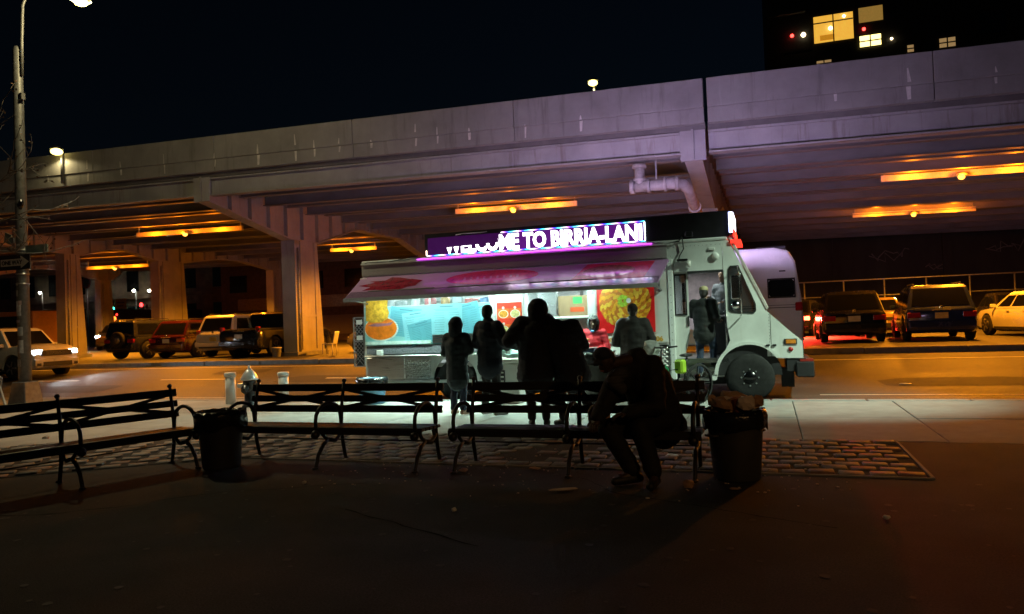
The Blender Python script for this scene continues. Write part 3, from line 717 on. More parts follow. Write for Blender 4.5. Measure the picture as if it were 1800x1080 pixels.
# red menu with four dishes
mn = MB().b2(-5.17, -4.64, TY-.034, TY-.027, 1.22, 1.90).build('red_menu', mat('menu_red', (.72,.05,.02), .4, var=.15), tr)
M_dish = mat('dish_golden', (.80,.30,.03), .4, var=.55, scale=22); M_dish2 = mat('dish_pale', (.55,.5,.2), .4, var=.5, scale=22)
for i, (x, z) in enumerate(((-5.03,1.68), (-4.78,1.68), (-5.03,1.36), (-4.78,1.36))):
    MB().b2(x-.12, x+.12, TY-.037, TY-.035, z-.10, z+.1).build('dish_tile', mat('tile_orange', (.78,.16,.02), .4, var=.2), mn)
    d = disc('plate', x, z-.01, .105, .085, TY-.039, M_white, mn); disc('food', x, z-.01, .092, .072, TY-.042, M_dish2 if i % 3 else M_dish, mn)
    disc('price_dot', x, z+.115, .028, .028, TY-.041, M_white, mn)
# the big round dish on red, built of many overlapping tortillas
tp = MB().b2(-3.10, -2.0, TY-.036, TY-.014, 1.22, 2.30).build('dish_poster', mat('poster_red', (.75,.012,.012), .4, var=.08), tr)
dk = [mat('tortilla_%d' % i, c, .45, var=.3, scale=18) for i, c in enumerate(((.85,.40,.02), (.70,.22,.012), (.90,.52,.05), (.55,.15,.01)))]
cx, cz = -2.56, 1.80
r_ = random.Random(3); ly = 0
disc('dish', cx, cz, .50, .48, TY-.0372, mat('dish_base', (.62,.26,.02), .5, var=.5, scale=14), tp)
for ringn, (rr, n) in enumerate(((.42,34), (.34,28), (.255,21), (.17,14), (.09,7))):
    for k in range(n):
        a = 2*math.pi*k/n + ringn*.4; ly += 1
        px, pz = cx + rr*1.06*math.cos(a), cz + rr*1.04*math.sin(a); rot = a + .9 + r_.uniform(-.3,.3)
        L_, W_ = .078, .042; y = TY-.038-ly*.0003
        pts = [(px + L_*math.cos(t)*math.cos(rot) - W_*math.sin(t)*math.sin(rot), y, pz + L_*math.cos(t)*math.sin(rot) + W_*math.sin(t)*math.cos(rot)) for t in [math.pi*q/6 for q in range(12)]]
        MB().add(pts, [tuple(range(12))]).build('tortilla', dk[(k*7+ringn*3) % 4], tp)
for k in range(7):
    a = k*.9; disc('lime', cx-.03+.06*math.cos(a), cz+.03+.08*math.sin(a), .05, .04, TY-.072-k*.001, mat('lime_green', (.42,.68,.05), .4, var=.4, scale=30), tp)
disc('salsa_cup', cx+.08, cz+.03, .045, .05, TY-.082, M_white, tp)
# phone strip and digits
ps = MB().b2(-3.1, -1.77, TY-.03, TY-.012, 1.02, 1.16).build('phone_strip', M_white, tr)
text('phone_digits', '706', .13, mat('digit_gold', (.62,.34,.03), .4), ps, (-2.06, TY-.032, 1.045), .004)
text('phone_mark', '<', .13, mat('digit_gold', (.62,.34,.03), .4), ps, (-2.92, TY-.032, 1.045), .004)
# quilted steel skirt panels (raised diamonds) and the shelf above
def quilt(x0, x1, z0, z1, y, par):
    back = MB().b2(x0, x1, y, y+.01, z0, z1).build('skirt_panel', M_steel, par)
    d = MB(); s_ = .085; nx = int((x1-x0)/s_); nz = int((z1-z0)/s_)
    for i in range(nx*2):
        for j in range(nz*2):
            if (i+j) % 2: continue
            cx_ = x0 + (i+1)*s_/2; cz_ = z0 + (j+1)*s_/2; h = s_*.44
            if cx_+h > x1 or cz_+h > z1: continue
            d.add([(cx_-h,y-.001,cz_),(cx_,y-.001,cz_-h),(cx_+h,y-.001,cz_),(cx_,y-.001,cz_+h),(cx_,y-.016,cz_)], [(0,1,4),(1,2,4),(2,3,4),(3,0,4)])
    tag(d.build('quilted_diamonds', mat('quilt_steel', (.40,.40,.38), .4, metal=.8, var=.2), back), kind='stuff')
quilt(-7.3, -6.7, .38, .84, TY-.012, tr); quilt(-5.6, -3.4, .36, 1.0, TY-.012, tr); quilt(-2.2, -1.77, .36, .98, TY-.012, tr)
MB().b2(-8.2, -7.3, TY-.03, TY-.002, .36, .84).build('lower_panel', M_steel, tr, bevel=.01)
MB().b2(-8.1, -5.4, TY-.32, TY-.005, .865, .895).build('folding_shelf', M_steel, tr, bevel=.006)
MB().b2(-8.2, -5.3, TY-.02, TY-.002, .92, 1.09).build('granite_strip', mat('strip_grey', (.22,.22,.24), .3, var=.4, scale=25), tr)
MB().b2(-8.24, -5.7, TY-.05, TY-.004, .30, .36).build('running_board', M_body, tr)
MB().box((-7.78, TY-.2, .955), (.12,.1,.12)).build('napkin_box', M_white, tr, bevel=.01)
# gas bottle cage at the rear corner
cg = MB()
for z in (.66,1.2,1.72): cg.b2(-8.52,-8.27,TY-.0,TY+.02,z-.012,z+.012)
for x in (-8.52,-8.27): cg.b2(x-.012,x+.012,TY-.0,TY+.02,.66,1.72)
cage = cg.build('bottle_cage', M_galv, tr)
d = MB()
for k in range(-4, 16):
    for s_ in (1,-1):
        z0 = .66 + k*.09; a = (-8.51, z0); b = (-8.28, z0 + .25)
        za, zb = (a[1], b[1]) if s_ > 0 else (b[1], a[1])
        if min(za,zb) < .66 or max(za,zb) > 1.72: continue
        d.beam((-8.51,TY+.01,za), (-8.28,TY+.01,zb), .006, .008)
tag(d.build('cage_wire', M_galv, cage), kind='stuff')
for z in (1.28, 1.62): MB().b2(-8.44,-8.30,TY-.012,TY-.004,z-.05,z+.05).build('warning_plate', M_white, cage)
MB().b2(-8.5, -8.27, TY+.05, TY+.6, .66, 1.7).build('cage_box', M_dark, cage)
# roof sign: dark cabinet with a scrolling display on each long side and one over the windshield
sg = MB().b2(-6.78, -.60, 14.16, 14.46, 2.935, 3.42).build('roof_sign', mat('sign_cabinet', (.014,.013,.016), .45, var=.2), tr, bevel=.01)
def led_mat(name, cols, scale, s):
    m = bpy.data.materials.new(name); m.use_nodes = True; N = m.node_tree.nodes; L = m.node_tree.links; b = N['Principled BSDF']
    b.inputs['Base Color'].default_value = (.05,.05,.05,1)
    tc = N.new('ShaderNodeTexCoord'); sp = N.new('ShaderNodeSeparateXYZ'); L.new(tc.outputs['Object'], sp.inputs[0])
    mu = N.new('ShaderNodeMath'); mu.operation = 'MULTIPLY'; mu.inputs[1].default_value = scale; L.new(sp.outputs['X'], mu.inputs[0])
    fr = N.new('ShaderNodeMath'); fr.operation = 'FRACT'; L.new(mu.outputs[0], fr.inputs[0])
    cr = N.new('ShaderNodeValToRGB'); L.new(fr.outputs[0], cr.inputs['Fac']); cr.color_ramp.interpolation = 'B_SPLINE'
    el = cr.color_ramp.elements
    el[0].position = 0; el[0].color = (*cols[0],1); el[1].position = 1; el[1].color = (*cols[0],1)
    for i, c in enumerate(cols[1:]):
        e = el.new((i+1)/len(cols)); e.color = (*c,1)
    L.new(cr.outputs[0], b.inputs['Emission Color']); b.inputs['Emission Strength'].default_value = s; m.cycles.emission_sampling = 'NONE'
    return m
M_rain = led_mat('rainbow_led', ((.1,.9,1),(.5,1,.9),(1,1,1),(1,.3,.8),(.1,.05,1),(.02,.02,1),(.05,.6,.8)), 3.0, 4)
M_let = emis('display_white', (1.0,.92,1.0), 5)
SY = 14.157
fc = MB().b2(-5.03, -2.16, SY-.006, SY, 2.95, 3.33).build('display_panel', mat('display_purple', (.03,.01,.05), .4, var=.6, scale=5, emit=(.38,.03,.70), es=.26), sg)
MB().b2(-6.70, -5.034, SY-.006, SY, 2.95, 3.33).build('display_panel', mat('display_off', (.02,.012,.03), .35, emit=(.38,.03,.60), es=.09), sg)
me = text_mesh('display_letters', 'WELCOME TO BIRRIA-LANI', 0.335, .013, .004, 'LEFT', 1.0)
x0 = min(v.co.x for v in me.vertices); x1 = max(v.co.x for v in me.vertices)
k_ = (-2.19 + 6.32) / (x1 - x0)
for v in me.vertices: v.co = Vector((-6.32 + (v.co.x-x0)*k_, SY-.012 + v.co.y, 2.993 + v.co.z*1.25))
bm = bmesh.new(); bm.from_mesh(me)   # the refresh of the display cuts the first letters off on a slant
gm = bm.verts[:] + bm.edges[:] + bm.faces[:]
bmesh.ops.bisect_plane(bm, geom=gm, plane_co=(-5.55, SY, 3.125), plane_no=Vector((-.03, 0, 1)).normalized(), clear_outer=False)
for f in [f for f in bm.faces if f.calc_center_median().x < -5.13 and (f.calc_center_median().z - 3.125) > .03*(f.calc_center_median().x + 5.55)]: bm.faces.remove(f)
bm.to_mesh(me); bm.free()
me.transform(MAT_INV[sg.name]); link('display_letters', me, M_let, sg)
MB().b2(-6.72, -2.14, SY-.02, SY-.007, 2.945, 2.965).build('led_strip', M_rain, sg)
MB().b2(-5.05, -2.14, SY-.02, SY-.007, 3.325, 3.342).build('led_strip', M_rain, sg)
MB().b2(-2.15, -2.13, SY-.02, SY-.007, 2.967, 3.323).build('led_strip', emis('led_end', (.75,.9,1), 6), sg)
MB().b2(-6.74, -6.72, SY-.02, SY-.007, 2.967, 3.07).build('led_strip', emis('led_end_warm', (1,.7,.5), 5), sg)
MB().tube([(-6.05,SY-.02,3.355),(-5.9,SY-.03,3.37),(-5.5,SY-.025,3.365),(-5.35,SY-.02,3.375)], .008, 5).build('loose_wire', M_white, sg)
MB().b2(-6.9, -2.0, 14.02, 14.036, 2.882, 2.894).build('glow_strip', emis('magenta_strip', (.8,.06,1.0), 5), sg)  # magenta strip added to tint the awning and fascia below
# display on the far side of the cabinet: it colours the girder and the van behind
MB().b2(-4.3, -.8, 14.463, 14.47, 2.96, 3.36).build('rear_display', emis('rear_display_purple', (.74,.54,1.0), 92), sg)
fs = MB().b2(-.597, -.53, 14.14, 15.4, 2.96, 3.40).build('front_display', mat('sign_cabinet', (.014,.013,.016)), sg)
MB().b2(-.528, -.522, 14.17, 15.37, 3.08, 3.38).build('front_display_face', emis('front_display_white', (.95,.9,1), 7), fs)
MB().b2(-.60, -.535, 14.12, 14.138, 3.0, 3.38).build('front_display_edge', emis('front_edge_blue', (.5,.55,1), 5), fs)
MB().b2(-.53, -.50, 14.12, 15.4, 2.95, 3.06).build('red_strip', emis('red_led', (1,.03,.015), 3.5), fs)
MB().b2(-.58, -.40, 14.06, 15.2, 2.80, 2.86).build('red_marker_bar', emis('red_marker', (1,.035,.02), 1.8), fs)
# cables, floodlight, horn speaker and lens lamp on the upper side
MB().tube([(-2.1,TY-.02,2.93),(-1.75,TY-.05,2.86),(-1.5,TY-.05,2.9),(-1.44,TY-.06,2.98)], .012, 6).build('cable', M_blk, tr)
MB().tube([(-1.44,TY-.06,2.98),(-1.42,TY-.05,2.75),(-1.5,TY-.05,2.62),(-1.52,TY-.06,2.55)], .012, 6).build('cable', M_blk, tr)
MB().box((-1.32,TY+.02,3.02), (.14,.1,.1)).build('floodlight', M_blk, tr, bevel=.01)
MB().box((-1.45,TY-.08,2.54), (.2,.12,.04)).build('floodlight', M_blk, tr, bevel=.008)
MB().cyl((-1.34,TY-.05,2.52), (-1.34,TY-.05,2.40), .04, 10).build('speaker', M_white, tr)
MB().lathe([(0,0),(.07,0),(.07,-.04),(.03,-.06),(0,-.06)], (-.86,TY,2.58), 14, 'y').build('lens_lamp', M_body, tr)
MB().box((-.92,TY-.015,2.72), (.12,.03,.06)).build('vent_cover', M_body, tr, bevel=.01)
MB().tube([(-8.22,TY-.02,2.86),(-8.1,TY-.04,2.9),(-7.6,TY-.03,2.88),(-6.9,TY-.02,2.97)], .010, 5).build('cable', M_blk, tr)
MB().box((-8.18,TY-.08,2.52), (.16,.05,.08)).build('corner_lamp', M_white, tr, bevel=.01)
rv = MB()
for k in range(44): rv.ball((-8.2+k*.152, TY-.037, 2.82), (.009,.006,.009), 6, 4); rv.ball((-8.2+k*.152, TY-.037, 2.63), (.009,.006,.009), 6, 4)
for k in range(14): rv.ball((.025, TY-.002, .76+k*.055), (.008,.005,.008), 6, 4); rv.ball((-1.69, TY-.032, .5+k*.14), (.009,.006,.009), 6, 4)
for k in range(12): rv.ball((-1.6+k*.075, TY-.002, 2.80), (.008,.005,.008), 6, 4)
tag(rv.build('rivets', M_galv, tr), kind='stuff')
# dashboard things seen through the doorway and window
MB().b2(-.62,-.1,TY+.2,TW-.2,1.25,1.42).build('dashboard', M_dark, tr)
MB().b2(-1.1,-.65,15.0,15.5,.72,1.5).build('driver_seat', M_dark, tr, bevel=.04)
MB().tube([(-.72,TY+.12,.7),(-.72,TY+.12,1.75)], .02, 8).build('grab_rail', M_chrome, tr)
MB().b2(-1.65,-.75,TW-.12,TW-.06,1.2,2.8).build('far_door', mat('door_mauve', (.5,.38,.42), .5), tr)
# ------------------------------------------------------------------ benches
def bench(loc, rz, label):
    """hoop-armed bench; own frame: x along it, y to its back, three iron frames at 0, 1.2, 2.4"""
    t = thing('park_bench', label, 'bench', loc, rz, 'hoop-armed iron benches in a row', local=True)
    Ls = (0.0, 1.19, 2.38)
    for x in Ls:
        f = MB()
        rear = [(x,.56,0), (x,.545,.03), (x,.50,.2), (x,.47,.40), (x,.50,.62), (x,.56,.90)]
        f.tube(rear, [.022,.02,.022,.024,.021,.019], 8)
        f.tube([(x,-.06,0), (x,-.045,.03), (x,.0,.14), (x,.10,.24), (x,.20,.28)], [.022,.02,.021,.022,.022], 8)
        f.tube([(x,.20,.28), (x,.34,.25), (x,.44,.30), (x,.485,.33)], [.022,.024,.022,.018], 8)
        f.tube([(x,.20,.28), (x,.12,.33), (x,.06,.40)], .02, 8)
        f.tube([(x,.44,.30), (x,.40,.38)], .018, 8)
        f.ball((x,-.06,.012), (.035,.05,.014), 8, 5); f.ball((x,.565,.012), (.035,.05,.014), 8, 5)
        fr = f.build('bench_frame', M_black, t)
        hoop = [(x, .02+.0, .36), (x,-.03,.44)] + [(x, .215-.245*math.cos(R(a)), .52+.165*math.sin(R(a))) for a in range(0, 181, 20)] + [(x,.47,.44), (x,.47,.40)]
        MB().tube(hoop, .021, 8).build('hoop_arm', M_black, fr)
        MB().ball((x,-.045,.37), .048, 10, 7).build('scroll', M_black, fr)
        MB().ball((x,.565,.905), .028, 8, 6).build('knob', M_black, fr)
    a, b = -.07, 2.45
    for i, (y, z) in enumerate(((.03,.43), (.125,.425), (.22,.42), (.315,.415), (.41,.415))):
        MB().b2(a, b, y-.038, y+.038, z-.018, z+.018).build('seat_slat', M_bwood, t, bevel=.006)
    MB().b2(a, b, -.018, -.004, .37, .43).build('front_rail', M_bwood, t)
    for y, z, h in ((.555,.825,.085), (.53,.70,.075), (.505,.585,.08)):
        MB().beam((a,y,z), (b,y,z), .032, h, (0,.22,1)).build('back_rail', M_bwood, t, bevel=.005)
    for i in range(2):
        for (z0, z1) in ((.80,.60), (.60,.80)):
            p = (Ls[i]+.02, .53+(z0-.7)*.2, z0); q = (Ls[i+1]-.02, .53+(z1-.7)*.2, z1)
            MB().beam(p, q, .022, .035, (0,.22,1)).build('diagonal_strap', M_bwood, t)
    MB().tube([(0,.47,.24),(2.38,.47,.24)], .009, 6).build('tie_rod', M_black, t)
    return t
bench((-5.86, 6.92, 0), 0, 'middle park bench, empty, between the two trash bins')
bench((-3.06, 6.95, 0), 0, 'park bench with the hunched person sitting on it')
b1d = math.atan2(6.62-5.5, -6.2+6.62)
bench((-6.15 - 2.38*math.cos(b1d), 6.72 - 2.38*math.sin(b1d), 0), b1d, 'leftmost park bench, turned at an angle, cut by the left edge')

# ------------------------------------------------------------------ trash bins
def liner(t, r, z, seed):
    rr = random.Random(seed); g = MB(); n = 28; V = []; F = []
    rows = ((r*.90, z-.10), (r*.97, z-.01), (r*1.05, z+.02), (r*1.12, z-.03), (r*1.11, z-.10), (r*1.07, z-.16))
    for i, (a, h) in enumerate(rows):
        for k in range(n):
            th = 2*math.pi*k/n; j = 1 + (.05*math.sin(k*3.1+i) + rr.uniform(-.03,.03))*(i > 1)
            V.append((a*j*math.cos(th), a*j*math.sin(th), h + (rr.uniform(-.035,.035) if i > 3 else rr.uniform(-.008,.008))))
    for i in range(len(rows)-1):
        for k in range(n): F.append((i*n+k, i*n+(k+1) % n, (i+1)*n+(k+1) % n, (i+1)*n+k))
    return g.add(V, F, True).build('bin_liner', M_bag, t)
def trash_bin(loc, r0, r1, h, m, label, seed):
    t = thing('trash_bin', label, 'trash bin', loc, rnd.uniform(0,3), 'trash bins', local=True)
    MB().lathe([(r0*.96,0),(r0,.02),(r0+(r1-r0)*.5,h*.5),(r1,h-.02),(r1*1.02,h),(r1*.94,h),(r1*.92,h-.03),(r0*.9,.05),(0,.05)], n=28).build('barrel', m, t)
    MB().lathe([(r1*1.0,h-.07),(r1*1.035,h-.06),(r1*1.035,h-.045),(r1*1.0,h-.035)], n=28, caps=False).build('rim_band', m, t)
    for s_ in (-1, 1): MB().tube([(s_*(r1*.99),-.06,h-.2),(s_*(r1+.05),-.05,h-.2),(s_*(r1+.05),.05,h-.2),(s_*(r1*.99),.06,h-.2)], .012, 6).build('handle', m, t)
    liner(t, r1, h, seed)
    return t
M_bin = mat('bin_grey', (.035,.035,.038), .5, var=.2, scale=5)
M_bin2 = mat('bin_brown', (.045,.042,.035), .55, var=.2, scale=5)
trash_bin((-5.87, 6.82, 0), .205, .25, .62, M_bin, 'dark bin with black bag between the leftmost and middle benches', 1)
trash_bin((-.32, 7.12, 0), .21, .255, .62, M_bin2, 'overflowing dark bin at the right end of the benches', 2)
trash_bin((-7.42, 12.9, 0), .24, .28, .50, mat('bin_blue', (.10,.22,.34), .4, var=.2), 'blue bin with bag at the rear of the food truck', 3)
trash_bin((-2.88, 12.75, 0), .2, .24, .90, mat('bin_brown2', (.03,.025,.022), .5, var=.2), 'tall brown-black bin before the serving table', 4)
# trash heaped in the right-hand bin: each piece a thing
M_card = mat('cardboard', (.34,.20,.11), .8, var=.25, scale=7); M_card2 = mat('kraft_paper', (.42,.27,.16), .8, var=.25, scale=9); M_pap = mat('waste_paper', (.62,.52,.44), .8, var=.15)
M_cup = mat('cup_brown', (.30,.10,.03), .4, var=.2)
def crumple(c, s_, seed, m, name, label, cat, grp=None, flat=1.0, rz=0):
    rr = random.Random(seed); bm = bmesh.new(); bmesh.ops.create_icosphere(bm, subdivisions=2, radius=1)
    for v in bm.verts:
        n = 1 + .45*mnoise.noise(v.co*1.7 + Vector((seed*3.1, 0, 0))) + rr.uniform(-.10,.10)
        v.co = Vector((v.co.x*s_[0]*n, v.co.y*s_[1]*n, v.co.z*s_[2]*n*flat))
    me = bpy.data.meshes.new(name); bm.to_mesh(me); bm.free()
    o = link(name, me, m); o.location = c; o.rotation_euler = (rr.uniform(-.3,.3)*(flat > .6), rr.uniform(-.3,.3)*(flat > .6), rz)
    return tag(o, label, cat, grp)
bx, by, bz = -.32, 7.12, .64
crumple((bx-.14,by-.02,bz+.03), (.09,.08,.08), 1, M_card, 'paper_bag', 'crumpled brown paper bag at left in the overflowing bin', 'paper bag')
crumple((bx-.03,by+.05,bz+.05), (.12,.06,.05), 2, M_pap, 'waste_wrapper', 'pale crumpled wrapper on top of the overflowing bin', 'wrapper')
crumple((bx+.13,by+.02,bz+.02), (.12,.08,.03), 3, M_card2, 'food_tray', 'flattened kraft tray sticking out right of the overflowing bin', 'food tray')
crumple((bx-.20,by+.04,bz+.07), (.04,.05,.06), 5, M_card2, 'napkin', 'small crumpled napkin at the left rim of the overflowing bin', 'napkin')
for q, (dx, dy, dz, s_, m_, nm, lab) in enumerate(((-.10,-.10,.05,(.10,.07,.06),M_card,'takeout_box','squashed brown takeout box at the front of the overflowing bin'), (.10,-.08,.06,(.08,.06,.07),M_pap,'napkin_wad','cream wad of napkins at the front right of the overflowing bin'), (.0,.12,.09,(.13,.08,.06),M_card2,'paper_sack','tan paper sack on top at the back of the overflowing bin'), (.19,-.02,.07,(.07,.05,.05),M_card,'food_wrapper','brown wrapper hanging over the right rim of the overflowing bin'))):
    crumple((bx+dx,by+dy,bz+dz), s_, 60+q, m_, nm, lab, nm.replace('_',' '))
t = thing('paper_cup', 'brown paper cup standing upright in the overflowing bin', 'cup', (bx+.02, by-.05, bz-.04), .2, local=True)
MB().lathe([(.032,0),(.046,.13),(.05,.135),(.05,.145),(.044,.145),(.03,.01)], n=16).build('cup', M_cup, t)
t = thing('cardboard_carton', 'open cardboard carton standing in the middle of the overflowing bin', 'carton', (bx-.05, by-.03, bz-.06), .5, local=True)
MB().plate([(-.05,0),(.05,0),(.06,.14),(-.06,.14)], [], -.04, .04).build('carton_body', M_card2, t, bevel=.004)
MB().beam((-.055,-.045,.14), (.055,-.10,.17), .02, .004).build('carton_flap', M_card2, t)

# ------------------------------------------------------------------ litter on the plaza
lit = [((-1.76,6.35),.13,.035,'cream paper roll lying before the bench with the seated person','paper roll',M_pap,.25),
       ((-.32,6.62),.055,.035,'tan takeout lid lying at the foot of the right-hand bin','lid',M_card2,.2),
       ((-2.3,7.2),.07,.045,'folded tan napkin under the bench, left of the seated person','napkin',M_card2,.3),
       ((-3.0,7.0),.05,.1,'small dry leaf by the left foot of the occupied bench','leaf',M_card,.3),
       ((-.72,6.72),.05,.07,'crumpled brown bag at the right foot of the occupied bench','paper bag',M_card,.9),
       ((-1.05,8.1),.10,.08,'white sheet on the cobbles behind the seated person','paper sheet',M_white,.08),
       ((-.55,8.15),.09,.07,'white card on the cobbles near the right-hand bin','card',M_white,.08),
       ((-1.55,8.3),.07,.06,'crumpled white tissue on the cobbles between the seated legs','tissue',M_white,.7),
       ((-8.75,8.1),.07,.06,'crumpled clear wrapper seen under the leftmost bench','wrapper',M_pap,.6),
       ((-10.4,8.3),.05,.05,'small orange-lit paper ball beneath the left bench back','paper ball',M_pap,.8),
       ((-2.45,5.5),.02,.02,'tiny white scrap alone on the dark plaza asphalt','scrap',M_white,.5),
       ((.75,5.9),.025,.02,'white scrap on the asphalt right of the overflowing bin','scrap',M_white,.4),
       ((-4.35,6.2),.022,.02,'white scrap in front of the middle bench','scrap',M_white,.5),
       ((1.42,4.55),.022,.02,'pale scrap near the right edge of the plaza','scrap',M_white,.5),
       ((2.55,16.6),.12,.06,'white scrap lying on the street at right','scrap',M_white,.3),
       ((1.2,22.3),.16,.1,'white rag on the lot edge behind the truck nose','rag',M_white,.3)]
for i, ((x, y), a, b, lab, cat, m, fl) in enumerate(lit):
    z = .018 if y < 15 else (road_z(y) + .02 if y < 21.5 else LOT + .02)
    crumple((x, y, z), (a, b, .035), 40+i, m, cat.replace(' ', '_'), lab, cat, 'litter on the ground', fl, rnd.uniform(-.5,.5))
dm = MB(); rr = random.Random(9)
for _ in range(260):
    x, y = rr.uniform(-4.5, .6), rr.gauss(7.4, .7)
    if not 5.6 < y < 9.2: continue
    s_ = rr.uniform(.006, .022); z = .004 if y < 7.36 else .035
    dm.box((x, y, z+.003), (s_, s_*rr.uniform(.5,1.4), .006), Matrix.Rotation(rr.uniform(0,3), 3, 'Z'))
tag(dm.build('crumbs', M_pap), 'scattered crumbs and leaf bits around the occupied bench', 'crumbs', kind='stuff')

gm = MB(); rr = random.Random(19)
for _ in range(240):
    x, y = rr.uniform(-7, 2.2), rr.uniform(2.4, 7.2); s_ = rr.uniform(.012, .035)
    pts = [(x + s_*math.cos(k*.785)*rr.uniform(.7,1.1), y + s_*math.sin(k*.785)*rr.uniform(.7,1.1), .003 + _*.00001) for k in range(8)]
    gm.add(pts, [tuple(range(8))])
tag(gm.build('gum_stains', mat('gum_grey', (.045,.043,.04), .7, var=.5, scale=3)), 'flattened gum spots scattered over the plaza asphalt', 'stains', kind='stuff')
# ------------------------------------------------------------------ hydrant, bollards
M_sil = mat('silver_paint', (.62,.62,.62), .35, metal=.4, var=.1); M_hyd = mat('hydrant_black', (.02,.02,.022), .35, var=.3)
t = thing('fire_hydrant', 'black fire hydrant with silver domed cap behind the middle bench', 'hydrant', (-9.88, 12.34, 0), .2, local=True)
MB().lathe([(.16,0),(.16,.03),(.11,.05),(.105,.45),(.125,.47),(.125,.53)], n=20).build('barrel', M_hyd, t)
MB().lathe([(.16,.53),(.175,.55),(.165,.58),(.12,.67),(.07,.73),(.03,.76),(.028,.82),(0,.83)], n=20).build('bonnet', M_sil, t)
for s_, r_ in ((1,.05), (-1,.05)):
    MB().lathe([(.05,0),(.05,.09),(.062,.09),(.062,.13),(.02,.14),(.02,.17)], (0,0,0), 12, 'x').build('side_nozzle', M_sil, t).location = (.08 if s_ > 0 else -.25, 0, .42)
MB().lathe([(.07,0),(.07,-.08),(.085,-.08),(.085,-.12),(.02,-.13),(.02,-.16)], (0,-.09,.36), 14, 'y').build('pumper_nozzle', M_hyd, t)
MB().box((.0,-.112,.5), (.08,.01,.05)).build('number_plate', M_white, t)
def bollard(x, y, h, label):
    t = thing('bollard', label, 'bollard', (x, y, 0), 0, 'white pipe bollards at the kerb', local=True)
    MB().lathe([(.105,0),(.105,h-.09)], n=20).build('pipe', M_white, t)
    MB().lathe([(.118,h-.09),(.118,h-.02),(.108,h),(0,h)], n=20).build('cap', M_white, t)
bollard(-10.72, 12.78, .66, 'white pipe bollard left of the fire hydrant'); bollard(-9.78, 13.3, .62, 'white pipe bollard right of the fire hydrant')

# ------------------------------------------------------------------ street lamp at the left with its signs
PX, PY = -16.13, 12.4
t = thing('street_lamp', 'tall grey street lamp pole with stickers at the left edge', 'street lamp', (PX, PY, 0))
M_pole = mat('pole_grey', (.15,.155,.16), .5, metal=.3, var=.3, scale=9, bump=.15)
MB().lathe([(.135,.5),(.125,3),(.098,8.2),(.07,8.28),(0,8.3)], (PX,PY,0), 14).build('pole', M_pole, t)
MB().add([(PX-.29,PY-.24,0),(PX+.29,PY-.24,0),(PX+.29,PY+.24,0),(PX-.29,PY+.24,0),(PX-.2,PY-.18,.55),(PX+.2,PY-.18,.55),(PX+.2,PY+.18,.55),(PX-.2,PY+.18,.55)],
         [(0,3,2,1),(4,5,6,7),(0,1,5,4),(1,2,6,5),(2,3,7,6),(3,0,4,7)]).build('base', M_pole, t, bevel=.02)
LHX, LHZ = -14.16, 8.98
MB().tube([(PX+.13,PY,7.6),(PX+.15,PY,8.4),(PX+.2,PY,9.2),(PX+.5,PY,9.75),(PX+1.0,PY,9.85),(LHX-.2,PY,9.4)], .035, 8).build('arm', M_pole, t)
hd = MB().lathe([(.0,.22),(.1,.2),(.2,.08),(.22,.0)], (LHX,PY,LHZ+.03), 16, caps=False).build('lamp_head', M_pole, t)
MB().ball((LHX,PY,LHZ), (.15,.15,.09), 14, 8).build('bulb', emis('street_bulb', (1,.78,.26), 5), hd)
lamp('SPOT', (LHX, PY, LHZ-.16), 1700, (1.0,.90,.58), t, .12, 'street_light', (.40,.16,-1), 88, .7)
lamp('POINT', (LHX, PY, LHZ-.16), 400, (1.0,.80,.38), t, .1, 'point_light')
MB().box((PX+.14,PY-.02,7.1), (.1,.1,.16)).build('junction_box', M_pole, t, bevel=.01)
for (z, h, w_, dx, c) in ((2.05,.34,.24,-.03,(.6,.6,.65)), (2.5,.14,.14,-.05,(.5,.5,.5)), (2.3,.1,.1,.05,(.6,.45,.45)), (1.6,.2,.16,.04,(.4,.42,.45)), (1.2,.3,.14,.05,(.5,.5,.52)), (.9,.16,.15,-.02,(.35,.37,.4)), (2.75,.06,.1,-.02,(.6,.6,.6)), (1.9,.06,.2,-.05,(.55,.5,.6))):
    o = MB(); n = 6
    for i in range(n):
        a0_ = -1.571 + (dx/.15) + (i/n-.5)*(w_/.155); a1_ = -1.571 + (dx/.15) + ((i+1)/n-.5)*(w_/.155); r_ = .137
        o.add([(PX+r_*math.cos(a0_),PY+r_*math.sin(a0_),z),(PX+r_*math.cos(a1_),PY+r_*math.sin(a1_),z),(PX+r_*math.cos(a1_),PY+r_*math.sin(a1_),z+h),(PX+r_*math.cos(a0_),PY+r_*math.sin(a0_),z+h)], [(0,1,2,3)])
    o.build('sticker', mat('sticker_%.2f_%.2f' % (z, h), c, .6, var=.3, scale=20), t)
for z in (3.0, 3.12, 3.55, 2.78): MB().lathe([(.128,0),(.14,0),(.14,.025),(.128,.025)], (PX,PY,z), 14, caps=False).build('clamp_band', M_steel, t)
